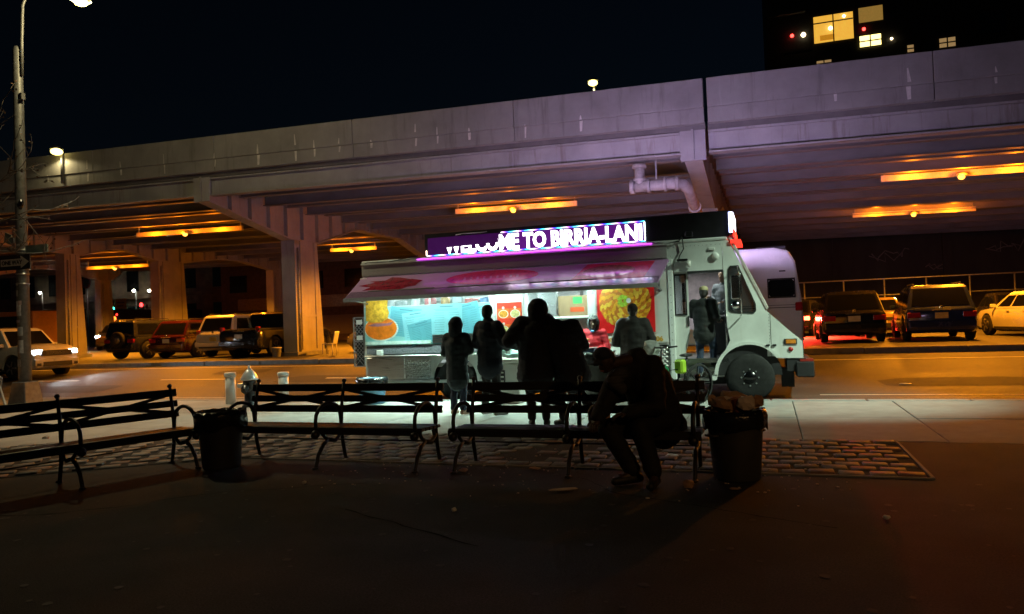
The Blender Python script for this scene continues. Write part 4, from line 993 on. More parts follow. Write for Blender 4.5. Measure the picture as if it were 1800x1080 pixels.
# one-way sign: black plate, white arrow, black lettering
ow = thing('one_way_sign', 'black one-way sign with white arrow on the left lamp pole', 'sign', (PX, PY, 3.2))
M_sblk = mat('sign_black', (.015,.015,.016), .4); M_swht = mat('sign_white', (.7,.7,.66), .45, var=.08)
pl = MB().b2(PX-.50, PX+.50, PY-.19, PY-.182, 3.1, 3.44).build('plate', M_sblk, ow)
MB().plate([(PX-.43,3.19),(PX+.20,3.19),(PX+.20,3.13),(PX+.45,3.27),(PX+.20,3.41),(PX+.20,3.35),(PX-.43,3.35)], [], PY-.195, PY-.191).build('arrow', M_swht, pl)
text('lettering', 'ONE WAY', .135, M_sblk, pl, (PX-.39, PY-.199, 3.222), .004, sx=1.0)
for sx in (-.49,.49): MB().b2(PX+sx-.006,PX+sx+.006,PY-.193,PY-.1905,3.11,3.43).build('border', M_swht, pl)
sn = thing('street_name_sign', 'pale green street name sign on the left lamp pole above the one-way sign', 'sign', (PX, PY, 3.5))
M_sgrn = mat('sign_green', (.25,.34,.29), .5, var=.15)
MB().b2(PX+.1, PX+.80, PY-.01, PY+.01, 3.47, 3.66).build('plate', M_sgrn, sn); MB().b2(PX+.04, PX+.12, PY-.03, PY+.03, 3.5, 3.63).build('bracket', M_galv, sn)
sn = thing('street_name_sign', 'pale street name sign turned edge-on above the other on the lamp pole', 'sign', (PX, PY, 3.7))
MB().plate([(PX-.34,3.78),(PX-.2,3.70),(PX-.1,3.68),(PX-.1,3.90),(PX-.3,3.98)], [], PY-.17, PY-.158).build('plate', M_sgrn, sn)
MB().b2(PX-.12, PX-.04, PY-.17, PY-.1, 3.72, 3.84).build('bracket', M_galv, sn)
# white A-frame board leaning by the pole base
t = thing('sidewalk_board', 'white-edged sandwich board beside the left lamp pole', 'sign board', (PX-.42, PY-.45, 0))
for s_, y in ((1, PY-.62), (-1, PY-.25)):
    MB().beam((PX-.75, y, .0), (PX-.35, PY-.44, .78), .5, .02, (0,1,0)).build('board', mat('board_white', (.55,.56,.58), .5, var=.2), t)
MB().beam((PX+.05, PY-.5, .0), (PX-.33, PY-.45, .78), .04, .04, (0,1,0)).build('leg', M_white, t)

# street lamp at the right of the block, beyond the picture's edge, and one behind the camera
def far_lamp(x, y, z, arm, power, col, label, aim=(0,0,-1), cone=160, bl=.5):
    t = thing('street_lamp', label, 'street lamp', (x, y, 0))
    MB().lathe([(.15,0),(.14,3),(.1,z),(0,z+.02)], (x,y,0), 12).build('pole', M_pole, t)
    MB().tube([(x,y,z-.4),(x+arm*.4,y,z+.25),(x+arm,y,z+.3)], .04, 8).build('arm', M_pole, t)
    MB().lathe([(0,.2),(.12,.18),(.22,.0)], (x+arm,y,z+.18), 14, caps=False).build('lamp_head', M_pole, t)
    MB().ball((x+arm,y,z+.15), (.15,.15,.08), 12, 8).build('bulb', emis('street_bulb', (1,.78,.26), 5), t)
    lamp('SPOT', (x+arm, y, z), power, col, t, .12, 'street_light', aim, cone, bl)
far_lamp(8.4, 9.9, 8.4, -1.4, 7400, (.76,1.0,.76), 'street lamp right of the picture that lights the truck cab', (-.62,.38,-.74), 38, 1.0)
far_lamp(11.0, -6.6, 8.0, -1.2, 900, (1.0,.52,.18), 'amber street lamp behind the viewer', (-.56,.66,-.58), 38)
t = thing('shadow_heap', 'tarp-covered heap just right of the picture that throws the wedge shadow', 'heap', (2.35, 3.75, 0))  # conical heap added out of view only to cast the wedge shadow
MB().lathe([(.62,0),(.55,.25),(.36,.7),(.16,1.05),(0,1.2)], (2.35,3.75,0), 14).build('heap_shell', M_bag, t); MB().lathe([(.64,.02),(.66,.04),(.64,.06)], (2.35,3.75,0), 14, caps=False).build('heap_band', M_card, t)

# ------------------------------------------------------------------ lamps standing on the viaduct
def deck_lamp(x, y, z, label):
    t = thing('deck_lamp', label, 'street lamp', (x, y, 6.72+gs(x)), 0, 'lamps on the viaduct roadway')
    MB().cyl((x,y,6.72+gs(x)), (x,y,z+.1), .05, 8).build('pole', M_pole, t)
    MB().lathe([(0,.14),(.14,.12),(.22,.02)], (x,y-.2,z+.06), 12, caps=False).build('lamp_head', M_pole, t)
    MB().tube([(x,y,z+.1),(x,y-.2,z+.18)], .03, 6).build('arm', M_pole, t)
    MB().ball((x,y-.2,z), (.2,.2,.12), 12, 8).build('bulb', emis('deck_bulb', (1,.76,.22), 5), t)
    lamp('SPOT', (x,y-.2,z-.15), 60, (1,.8,.4), t, .1, 'deck_light', (0,0,-1), 160, .3)
deck_lamp(-6.43, 30.2, 11.26, 'yellow lamp above the viaduct parapet near the centre'); deck_lamp(-23.5, 19.64, 8.1, 'bright yellow lamp on the viaduct at the far left')
# ------------------------------------------------------------------ cars (own frame: nose at +y)
M_cglass = mat('car_glass', (.006,.007,.008), .05, var=.1, spec=.6)
M_tail = mat('tail_lens', (.35,.01,.012), .2, var=.2, coat=.5); M_plate = mat('plate_white', (.6,.6,.6), .5); M_platey = mat('plate_gold', (.6,.42,.08), .5)
M_rim = mat('alloy_rim', (.4,.4,.41), .3, metal=.9, var=.15); M_trim = mat('car_trim', (.02,.02,.02), .5)
def paint(name, c, r=.25): return mat('paint_'+name, c, r, var=.06, scale=2, coat=.7)
def car_wheel(t, x, y, r, wd, side):
    ty = MB().lathe([(r*.62,0),(r*.93,0),(r,.03),(r,wd-.03),(r*.93,wd),(r*.62,wd)], (0,0,0), 22, 'x').build('tyre', M_rub, t)
    ty.location = (x if side > 0 else x - wd, y, r)
    rim = MB().lathe([(r*.64,0),(r*.6,-.02),(r*.5,-.04),(r*.16,-.03),(0,-.02)], (0,0,0), 18, 'x').build('rim', M_trim, ty)
    sp = MB()
    for k in range(5):
        a = 2*math.pi*k/5
        sp.beam((.0, .05*math.cos(a), .05*math.sin(a)), (.0, r*.6*math.cos(a), r*.6*math.sin(a)), .05, .07, (1,0,0))
    s2 = sp.build('spokes', M_rim, ty); s2['kind'] = 'stuff'
    if side > 0: rim.location.x = wd + .002; rim.rotation_euler.z = math.pi; s2.location.x = wd + .01
    else: rim.location.x = -.002; s2.location.x = -.01
def car(name, label, cat, loc, rz, L, W, H, belt, p, hood=1.15, deck=.25, rake_r=.35, rake_f=.75, clear=.24, wr=.35, trunk=None, hoodz=None, plate=M_plate, glow=None, heads=None, group='cars parked under the viaduct', rack=False, hi_tail=False, bed=False, pane_k=.86):
    t = thing(name, label, cat, loc, rz, group, local=True)
    h2 = L/2; w = W/2; hz_ = hoodz or belt-.02; tz = trunk or belt
    # lower shell: rings along y
    st = [(-h2, .90, clear+.12, tz-.10), (-h2+.06, .96, clear+.04, tz-.03), (-h2+.22, 1.0, clear, tz), (-h2+deck+.2, 1.0, clear, tz if trunk else belt), (-h2+L*.3, 1.0, clear-.02, belt), (h2-hood-.1, 1.0, clear-.02, belt), (h2-hood+.25, .99, clear, hz_), (h2-.4, .965, clear, hz_-.05), (h2-.12, .92, clear+.03, hz_-.13), (h2, .84, clear+.1, hz_-.26)]
    V = []; F = []
    for (y, k, zb, zt) in st:
        ring_ = [(-.86,zb),(-.97,zb+.07),(-1.0,zb+(zt-zb)*.45),(-.985,zt-.13),(-.93,zt-.03),(-.80,zt),(0,zt+.03),(.80,zt),(.93,zt-.03),(.985,zt-.13),(1.0,zb+(zt-zb)*.45),(.97,zb+.07),(.86,zb)]
        V += [(a*w*k, y, z) for a, z in ring_]
    n = 13
    for i in range(len(st)-1):
        for k in range(n): F.append((i*n+k, i*n+(k+1) % n, (i+1)*n+(k+1) % n, (i+1)*n+k))
    F += [tuple(range(n)), tuple((len(st)-1)*n + k for k in range(n))[::-1]]
    me = MB().add(V, F, True).mesh('body')
    tmp = bpy.data.objects.new('tmp', me); COL.objects.link(tmp)
    ya, yf = -h2 + L*.185, h2 - L*.185
    cut = MB()
    for y in (ya, yf): cut.lathe([(0,-w*1.2),(wr*1.17,-w*1.2),(wr*1.17,w*1.2),(0,w*1.2)], (0,y,wr), 24, 'x', caps=False)
    cm_ = cut.mesh('cut'); co = bpy.data.objects.new('cut', cm_); COL.objects.link(co)
    md = tmp.modifiers.new('b', 'BOOLEAN'); md.object = co; md.operation = 'DIFFERENCE'; md.solver = 'EXACT'
    bv = evaluated(tmp)
    if len(bv.polygons) < 50: bv = me
    bpy.data.objects.remove(tmp); bpy.data.objects.remove(co)
    bv.name = 'body'; bv.materials.clear()
    bm = bmesh.new(); bm.from_mesh(bv); bmesh.ops.remove_doubles(bm, verts=bm.verts[:], dist=1e-4)
    for e in bm.edges: e.smooth = not (len(e.link_faces) == 2 and e.calc_face_angle(0) > R(38))
    for f in bm.faces: f.smooth = True
    bm.to_mesh(bv); bm.free()
    body = link('body', bv, p, t)
    MB().b2(-w*.8, w*.8, -h2+.3, h2-.3, clear+.02, clear+.3).build('underbody', M_trim, t)
    # greenhouse
    b0, b1 = -h2+deck, h2-hood
    if bed: b0 = -h2 + 1.75
    r0_, r1_ = b0+rake_r, b1-rake_f
    def gh(y0, y1, kx, z): return [(-w*kx,y0,z),(w*kx,y0,z),(w*kx,y1,z),(-w*kx,y1,z)]
    lv = [gh(b0,b1,.95,belt-.04), gh(r0_-.02,r1_+.04,.80,H-.09), gh(r0_+.06,r1_-.12,.74,H-.015), gh(r0_+.3,r1_-.35,.5,H+.005)]
    V = [q for l in lv for q in l]; F = []
    for i in range(3):
        for k in range(4): F.append((i*4+k, i*4+(k+1) % 4, (i+1)*4+(k+1) % 4, (i+1)*4+k))
    F.append((12,13,14,15))
    g_ = MB().add(V, F).build('cabin', p, t, bevel=.03, seg=2, smooth=False)
    A, B = lv[0], lv[1]
    def pane(nm, q, ins=(.07,.07,.1,.08), off=.008):
        """q: bl, br, tr, tl of a cabin face; an inset window pane with thickness"""
        q = [Vector(v) for v in q]; u0_, u1_, v0_, v1_ = ins
        def P(a, b): return (q[0]*(1-a)+q[1]*a)*(1-b) + (q[3]*(1-a)+q[2]*a)*b
        c = [P(u0_,v0_), P(1-u1_,v0_), P(1-u1_,1-v1_), P(u0_,1-v1_)]
        nn = (c[1]-c[0]).cross(c[3]-c[0]).normalized()
        MB().add([v+nn*off for v in c] + [v-nn*.01 for v in c], [(0,1,2,3),(0,4,5,1),(1,5,6,2),(2,6,7,3),(3,7,4,0)]).build(nm, M_cglass, g_)
    pane('rear_window', (A[0],A[1],B[1],B[0]), (.07,.07,.14,.06)); pane('windscreen', (A[2],A[3],B[3],B[2]), (.06,.06,.1,.05))
    nside = 2 if bed or L < 4.3 else 3
    for s_ in (1, -1):
        a, b, c, d = (A[1],A[2],B[2],B[1]) if s_ > 0 else (A[3],A[0],B[0],B[3])
        cuts = [.05,.34,.64,.93] if nside == 3 else [.06,.5,.93]
        if s_ < 0: cuts = [1-c_ for c_ in cuts[::-1]]
        for i in range(nside): pane('side_window', (a,b,c,d), (cuts[i]+.018, 1-cuts[i+1]+.018, .14, .1))
        x = s_*w
        for yy in (ya-wr*1.2, yf+wr*1.2): pass
        MB().box((s_*(w*.985+.05), b1-.25, belt+.05), (.16,.09,.12)).build('mirror', p if not bed else M_trim, t, bevel=.02)
        for yy in (b0+(b1-b0)*.42, b0+(b1-b0)*.72):
            MB().box((s_*(w*.99+.008), yy-.2, belt-.12), (.02,.18,.03)).build('door_handle', M_trim if p.name.endswith('black') else p, t)
        MB().b2(x*.97-.012, x*.97+.012, ya+wr*1.3, yf-wr*1.3, clear+.02, clear+.1).build('sill', M_trim, t)
    for y in (ya, yf):
        car_wheel(t, w-.2, y, wr, .2, 1); car_wheel(t, -w+.2, y, wr, .2, -1)
    # rear end
    zl = tz-.22
    for s_ in (-1, 1):
        if hi_tail: tl = MB().box((s_*w*.84, -h2+.06+.05, belt-.08), (.16,.14,.34))
        else: tl = MB().box((s_*w*.76, -h2+.05, zl), (.36,.12,.17))
        tl.build('tail_light', glow if glow else M_tail, t, bevel=.02)
    MB().box((0,-h2-.012,zl-.02 if not hi_tail else zl-.06), (.34,.012,.17)).build('number_plate', plate, t)
    rb = MB().box((0,-h2+.02,clear+.27), (W*.93,.16,.22)).build('rear_bumper', p, t, bevel=.04, seg=2)
    MB().box((0,-h2-.055,clear+.15), (W*.7,.03,.07)).build('bumper_insert', M_trim, rb)
    MB().box((0,-h2-.01,zl+.13), (.5,.02,.03)).build('tailgate_trim', M_chrome, t, bevel=.005)
    MB().lathe([(0,0),(.055,0),(.055,-.015),(0,-.02)], (0,-h2-.004,zl+.22), 14, 'y').build('badge', M_chrome, t)
    # front end
    MB().box((0,h2-.02,clear+.26), (W*.86,.16,.24)).build('front_bumper', p, t, bevel=.04, seg=2)
    gr = MB().box((0,h2+.0,hz_-.30), (W*.6,.1,.19)).build('grille', M_trim, t, bevel=.01)
    for k in range(3): MB().box((0,h2+.052,hz_-.34+k*.04), (W*.46,.012,.012)).build('grille_bar', M_chrome, gr)
    MB().box((0,h2+.062,clear+.2), (W*.56,.03,.16)).build('lower_intake', M_trim, t)
    MB().box((0,h2+.07,clear+.30), (.32,.012,.15)).build('front_plate', M_plate, t)
    for s_ in (-1, 1):
        MB().box((s_*w*.68, h2-.06, hz_-.27), (.36,.14,.14)).build('headlight', heads if heads else M_chrome, t, bevel=.03)
        MB().box((s_*w*.72, h2+.03, clear+.2), (.2,.06,.12)).build('fog_lamp', M_trim, t, bevel=.02)
    if rack:
        for s_ in (-1, 1): MB().tube([(s_*w*.66,r0_+.15,H-.02),(s_*w*.66,r0_+.2,H+.05),(s_*w*.66,r1_-.5,H+.05),(s_*w*.66,r1_-.4,H-.02)], .016, 6).build('roof_rail', M_trim, t)
    if bed:
        for s_ in (-1, 1): MB().b2(s_*w*.93-.04, s_*w*.93+.04, -h2+.02, b0-.02, belt-.05, belt+.02).build('bed_rail', M_trim, t)
    return t
LZ = LOT + .004
HEAD = emis('headlamp_lit', (.92,.96,1.0), 40)
car('compact_suv', 'dark navy off-roader with spare wheel, leftmost of the parked row', 'suv', (-26.2, 26.6, LZ), R(-4), 4.2, 1.84, 1.68, 1.02, paint('navy', (.02,.022,.035)), 1.1, .05, .12, .55, .3, .39, rack=True)
t = thing('spare_wheel', 'spare wheel on the tailgate of the navy off-roader', 'wheel', (-26.2, 24.43, LZ+.85))
MB().lathe([(.2,0),(.33,.0),(.35,-.04),(.35,-.16),(.3,-.18),(.12,-.15),(0,-.15)], (-26.2,24.43,LZ+.85), 22, 'y').build('tyre', M_rub, t)
MB().lathe([(.2,-.17),(.1,-.19),(0,-.19)], (-26.2,24.43,LZ+.85), 16, 'y').build('rim', M_rim, t)
car('parked_suv', 'dark red suv parked second from the left in the row', 'suv', (-23.95, 26.9, LZ), R(2), 4.6, 1.86, 1.6, .98, paint('maroon', (.06,.008,.012)), 1.15, .12, .4, .8, .24, .36, rack=True)
car('parked_suv', 'white boxy suv parked between the dark red suv and the black pickup', 'suv', (-21.35, 26.8, LZ), R(1), 4.7, 1.88, 1.74, 1.04, paint('white', (.68,.66,.60)), 1.2, .1, .32, .75, .28, .38, plate=M_platey, rack=True, hi_tail=True)
car('pickup_truck', 'black pickup truck parked beside the blade column', 'pickup', (-19.45, 26.3, LZ), R(2), 5.4, 1.95, 1.80, 1.12, paint('black', (.01,.01,.011)), 1.3, .1, .1, .75, .3, .4, bed=True, hi_tail=True)
car('parked_car', 'grey car half hidden behind the truck rear, right of the blade column', 'car', (-14.4, 27.6, LZ), R(80), 4.5, 1.8, 1.45, .92, paint('grey', (.22,.22,.22)), 1.2, .5, .7, .8, .2, .33)
car('parked_suv', 'black hatchback parked just right of the food truck nose', 'suv', (2.5, 26.9, LZ), R(0), 4.5, 1.82, 1.6, .98, paint('black', (.01,.01,.011)), 1.15, .12, .45, .8, .24, .36)
car('parked_suv', 'dark blue suv with roof rails and gold plate at the right', 'suv', (4.95, 26.9, LZ), R(-3), 4.65, 1.88, 1.68, 1.0, paint('blue', (.012,.02,.07)), 1.15, .12, .4, .8, .24, .37, plate=M_platey, rack=True)
car('parked_sedan', 'white sedan at the right edge of the picture', 'sedan', (8.15, 27.4, LZ), R(12), 4.8, 1.84, 1.42, .92, paint('pearl', (.66,.66,.64)), 1.2, .55, .75, .85, .2, .34, trunk=1.0, glow=emis('tail_dim', (1.0,.03,.05), .9))
car('parked_sedan', 'golden car facing the street between the black hatchback and blue suv', 'sedan', (4.05, 32.2, LZ), R(178), 4.5, 1.8, 1.45, .92, paint('gold', (.42,.28,.12)), 1.2, .45, .7, .85, .2, .33)
car('parked_sedan', 'dark car in the back row behind the white sedan', 'sedan', (9.2, 34.0, LZ), R(180), 4.5, 1.8, 1.48, .92, paint('dark', (.02,.018,.02)), 1.2, .5, .7, .8, .2, .33)
M_brake = emis('brake_lit', (1.0,.05,.02), 26)
car('braking_car', 'dark car with glowing red brake light behind the food truck nose', 'car', (1.3, 34.4, LZ), R(-14), 4.5, 1.8, 1.5, .95, paint('dark', (.02,.018,.02)), 1.2, .4, .6, .8, .22, .34, glow=M_brake)
lamp('SPOT', (.9, 31.7, LZ+.85), 5200, (1,.03,.015), None, .1, 'brake_light', (.25,-1,-.8), 84, .6); lamp('SPOT', (2.2, 31.9, LZ+.85), 1800, (1,.03,.015), None, .1, 'brake_light', (.25,-1,-.8), 84, .6)
WS = (-25.8, 19.2)
car('white_suv', 'white suv driving with headlights on at the left edge', 'suv', (WS[0], WS[1], road_z(19.2)+.004), R(-90), 4.7, 1.95, 1.76, 1.10, paint('white', (.68,.66,.60)), 1.05, .1, .3, .6, .28, .39, heads=HEAD, group=None, hoodz=1.16, rack=True)
for dy in (-.66, .66): lamp('SPOT', (WS[0]+2.5, WS[1]+dy, road_z(19.2)+.78), 330, (.92,.96,1), None, .06, 'headlamp', (1,0,-.12), 80, 1.0)
car('oncoming_car', 'far car with glaring white headlights behind the navy off-roader', 'car', (-46.9, 43.6, LZ), R(-150), 4.6, 1.9, 1.9, 1.3, paint('dark', (.02,.018,.02)), 1.15, .12, .4, .8, .24, .36, heads=emis('headlamp_far', (.85,.93,1.0), 220), group=None)
car('oncoming_car', 'far car with white headlights behind the left lamp pole', 'car', (-54.0, 43.6, LZ), R(-140), 4.8, 1.95, 2.0, 1.4, paint('navy', (.02,.022,.035)), 1.15, .12, .4, .8, .24, .36, heads=emis('headlamp_far', (.85,.93,1.0), 220), group=None)
# white van behind the food truck
t = thing('white_van', 'white high-roofed van passing behind the food truck cab', 'van', (-1.6, 19.2, road_z(19.2)))
zr = road_z(19.2)
prof = [(-5.6,.45),(-5.75,1.2),(-5.3,1.55),(-4.6,2.6),(-4.1,2.74),(.2,2.74),(.52,2.66),(.66,2.4),(.76,1.6),(.80,1.0),(.78,.5)]
bm = bmesh.new(); vs_ = []
prof2 = [(x, z+zr+.12) for x, z in prof]
MB().prism(prof2, 18.25, 20.15, 'y').build('body', paint('vanwhite', (.70,.69,.70)), t, bevel=.09, seg=3, smooth=False)
for (x0, x1) in ((-3.9,-2.6), (-2.3,-1.0), (.05,.62)):
    wv = MB().plate([(x0+.05,1.86),(x1-.05,1.86),(x1,1.92),(x1,2.2),(x1-.05,2.26),(x0+.05,2.26),(x0,2.2),(x0,1.92)], [], 18.243, 18.252).build('side_window', M_cglass, t, bevel=.0)
    MB().plate([(x0-.02,1.83),(x1+.02,1.83),(x1+.02,2.29),(x0-.02,2.29)], [[(x0+.01,1.87),(x0+.01,2.25),(x1-.01,2.25),(x1-.01,1.87)]], 18.236, 18.249).build('window_seal', M_rub, wv)
MB().b2(.30,.44,18.232,18.25,2.44,2.47).build('vent', M_trim, t)
MB().b2(-5.2,.74,18.236,18.25,1.60,1.615).build('stripe', M_trim, t); MB().b2(-5.2,.74,18.236,18.25,1.66,1.67).build('stripe', M_trim, t)
MB().box((.70,18.30,1.62), (.16,.14,.2)).build('tail_light', mat('tail_lens', (.35,.01,.012)), t, bevel=.02)
MB().box((.72,18.35,1.15), (.16,.14,.5)).build('tail_light', mat('tail_lens', (.35,.01,.012)), t, bevel=.02)
for x in (-4.3, -.5): MB().lathe([(.2,0),(.33,0),(.36,.04),(.36,.2),(.2,.22)], (x,18.24,zr+.36), 20, 'y').build('tyre', M_rub, t)
MB().box((.15,19.2,2.90+zr), (.7,.5,.1)).build('roof_vent', M_trim, t, bevel=.03)
# ------------------------------------------------------------------ background
M_brick = mat('far_brick', (.09,.06,.045), .85, var=.4, scale=3)
M_farwall = mat('far_wall_dark', (.03,.035,.03), .8, var=.5, scale=.8, stretch=(1,1,.3))
M_farwall2 = mat('far_wall_tan', (.20,.15,.10), .8, var=.4, scale=1.2)
M_win_dark = mat('far_window', (.01,.011,.012), .1)
# long dark wall with graffiti behind the lot
t = thing('graffiti_wall', 'dark graffiti-covered wall beyond the parking lot at right', 'wall', (10, 50, LOT))
MB().b2(-9, 60, 50, 50.4, LOT-.3, 6.6).build('wall', M_farwall, t)
for x in range(-8, 60, 6): MB().b2(x, x+.5, 49.8, 49.997, LOT-.3, 6.5).build('pilaster', M_farwall, t)
r_ = random.Random(12)
M_graf = mat('graffiti_pale', (.16,.17,.15), .8, var=.4, scale=4)
for (gx, gz, s_) in ((6.2,4.7,1.0), (12.4,4.9,.9), (9.2,3.9,.6)):
    pts = [(gx + k*.28*s_ + r_.uniform(-.2,.2), 49.985, gz + r_.uniform(-.45,.45)*s_) for k in range(9)]
    MB().tube(pts, .035, 5).build('graffiti_stroke', M_graf, t)
    pts = [(gx + k*.3*s_ + r_.uniform(-.2,.2), 49.98, gz - .1 + r_.uniform(-.3,.3)*s_) for k in range(7)]
    MB().tube(pts, .03, 5).build('graffiti_stroke', M_graf, t)
# rail fence in front of that wall
t = thing('rail_fence', 'steel rail fence behind the parked cars at right', 'fence', (5, 44, LOT), 0)
for i in range(13):
    x = -2 + i*2.0
    MB().cyl((x,44,LOT-.1), (x,44,3.02), .04, 8).build('post', M_galv, t)
for (z) in (3.06, 2.2, 1.2): MB().cyl((-4,44,z), (24,44,z), .035, 8).build('rail', M_galv, t)
s_ = thing('parking_sign', 'small tan notice on a post above the dark car at right', 'sign', (13.4, 44.4, LOT))
MB().b2(13.2,13.6,44.2,44.22,3.7,4.0).build('plate', mat('plate_tan', (.5,.4,.22), .5), s_); MB().cyl((13.4,44.25,LOT-.1),(13.4,44.25,4.02),.03,6).build('post', M_galv, s_)
# apartment tower with lit windows above the viaduct
t = thing('apartment_tower', 'dark apartment tower with a few lit yellow windows above the viaduct', 'building', (24, 61, 0))
MB().b2(.8, 48, 60, 80, -1, 34).build('wall', mat('tower_dark', (.03,.028,.025), .8, var=.4), t)
M_lit = mat('lit_room', (.5,.4,.2), .8, var=.5, scale=.9, emit=(1,.52,.06), es=.85); M_lit2 = mat('lit_room_soft', (.4,.32,.2), .8, emit=(1,.62,.25), es=.28); M_lit3 = mat('lit_room_bright', (.5,.4,.2), .8, emit=(1,.78,.25), es=3.2); M_och = mat('ochre_blind', (.3,.22,.1), .8, var=.2, emit=(.8,.45,.09), es=.30)
def lit(x0, x1, z0, z1, m, nx, nz, lab=None):
    wn = MB().b2(x0, x1, 59.95, 59.99, z0, z1).build('window', m, t)
    for i in range(nx+1):
        xx = x0 + (x1-x0)*i/nx; MB().b2(xx-.04, xx+.04, 59.9, 59.948, z0-.05, z1+.05).build('frame_bar', M_trim, wn)
    for j in range(nz+1):
        zz = z0 + (z1-z0)*j/nz; MB().b2(x0, x1, 59.91, 59.947, zz-.04, zz+.04).build('frame_bar', M_trim, wn)
    return wn
w1 = lit(4.15, 6.95, 21.5, 23.6, M_lit, 2, 1); MB().b2(4.15, 6.9, 59.9, 59.946, 23.0, 23.08).build('transom', M_trim, w1)
MB().b2(4.6, 5.6, 59.93, 59.949, 21.7, 22.1).build('sofa', mat('sofa_brown', (.3,.14,.03), .8, emit=(1,.4,.02), es=.5), w1)
MB().ball((5.35,59.92,22.55), .13, 10, 6).build('ceiling_lamp', emis('room_bulb', (1,.85,.5), 12), w1)
MB().ball((6.3,59.92,23.3), .09, 8, 6).build('ceiling_lamp', emis('room_bulb', (1,.85,.5), 12), w1)
lit(7.25, 8.95, 22.55, 23.75, M_och, 1, 1); lit(7.25, 8.75, 20.75, 21.65, M_lit3, 2, 2)
lit(4.25, 5.35, 19.7, 20.25, M_lit2, 2, 2); lit(10.35, 10.85, 19.9, 20.5, M_lit2, 1, 2); lit(12.4, 13.5, 19.9, 20.65, M_lit2, 2, 2)
for i in range(6):
    for j in range(3):
        MB().b2(15+i*3.4, 16.6+i*3.4, 59.95, 59.99, 20.5+j*3.1, 22+j*3.1).build('dark_window', M_win_dark, t)
MB().ball((2.65,59.9,22.4), .13, 8, 6).build('red_lamp', emis('red_dot', (1,.04,.03), 8), t); MB().ball((7.6,59.9,22.1), .12, 8, 6).build('red_lamp', emis('red_dot', (1,.04,.03), 8), t)
MB().ball((3.45,59.9,22.35), .17, 8, 6).build('balcony_lamp', emis('dot_warm', (1,.8,.45), 10), t); MB().ball((9.4,59.9,21.1), .09, 8, 6).build('balcony_lamp', emis('dot_warm', (1,.8,.45), 10), t)
MB().b2(2.0, 4.0, 59.6, 59.95, 21.0, 21.1).build('balcony_slab', M_farwall, t); MB().b2(1.0, 3.6, 59.6, 59.95, 24.0, 24.12).build('balcony_slab', M_farwall, t)
# shop row beyond the far side, left of the blade column
t = thing('shop_row', 'low dark shop building with a lettered fascia behind the parked cars', 'building', (-34, 54, LOT))
MB().b2(-46, -14, 54, 62, LOT-.3, 7.5).build('wall', M_brick, t)
MB().b2(-44, -30, 53.7, 53.98, 3.3, 4.3).build('fascia', mat('shop_fascia', (.26,.19,.12), .7, var=.3), t)
f2 = MB().b2(-44, -30, 53.8, 53.99, 1.0, 2.6).build('shutter', mat('shop_shutter', (.16,.13,.10), .6, var=.3, stretch=(.3,1,20)), t)
text('shop_lettering', 'Just inject', 1.5, mat('shop_letters', (.42,.32,.2), .7), f2, (-43.2, 53.78, 1.35), .03, .01)
for i in range(8):
    MB().b2(-45+i*3.9, -43.2+i*3.9, 53.93, 53.99, 4.9, 6.4).build('window', M_win_dark, t)
t = thing('orange_box_truck', 'parked orange box truck at the far left behind the lamp pole', 'truck', (-43, 29.5, LOT))
MB().b2(-47, -36.6, 28.6, 31.0, LOT+.6, 3.0).build('cargo_box', mat('truck_orange', (.55,.24,.05), .45, var=.1), t, bevel=.04)
MB().b2(-46.6, -36.9, 28.57, 28.598, 1.95, 2.75).build('window_band', M_win_dark, t)
for x in (-45, -38.3): MB().lathe([(.2,0),(.42,0),(.45,.05),(.45,.25),(.2,.28)], (x,28.6,LOT+.46), 18, 'y').build('tyre', M_rub, t)
t = thing('corner_building', 'tan brick building at the far left with tall openings', 'building', (-66, 58, LOT))
MB().b2(-90, -50, 62, 76, LOT-.3, 14).build('wall', M_farwall2, t)
for i in range(10):
    for j in range(2):
        MB().b2(-88+i*3.8, -86.4+i*3.8, 61.93, 61.99, 2.2+j*4, 4.6+j*4).build('window', M_win_dark, t)
MB().b2(-90, -50, 61.6, 61.98, 5.4, 5.8).build('cornice', M_farwall2, t)
# traffic signals
M_sig = mat('signal_housing', (.10,.09,.03), .5)
def signal(x, y, z, lit_, label, pole=True):
    t = thing('traffic_signal', label, 'traffic light', (x, y, LOT), 0, 'traffic signals at the far crossing')
    MB().b2(x-.2, x+.2, y, y+.25, z-.55, z+.55).build('housing', M_sig, t, bevel=.03)
    for k, (nm, c) in enumerate((('red',(1,.03,.03)), ('amber',(1,.5,.02)), ('green',(.05,1,.62)))):
        on = nm == lit_
        MB().lathe([(0,-.07),(.17,-.05),(.23,0)], (x, y-.002, z+.36-.36*k), 14, 'y').build(nm+'_lens', emis('signal_'+nm, c, 9) if on else mat('lens_off_'+nm, tuple(v*.05 for v in c), .3), t)
    MB().cyl((x,y+.3,LOT-.1), (x,y+.3,z+.4), .07, 8).build('post', M_galv, t)
signal(-66.9, 60, 5.0, 'red', 'left traffic signal showing red at the far crossing'); signal(-61.3, 60, 4.25, 'red', 'right traffic signal showing red at the far crossing')
signal(-65.7, 60.5, 4.75, 'green', 'nearer green signal right beside the left red one'); signal(-62.6, 62, 4.2, 'green', 'small green signal left of the right red one')
signal(-63.2, 66, 4.6, 'green', 'farthest small green signal between the two red ones')
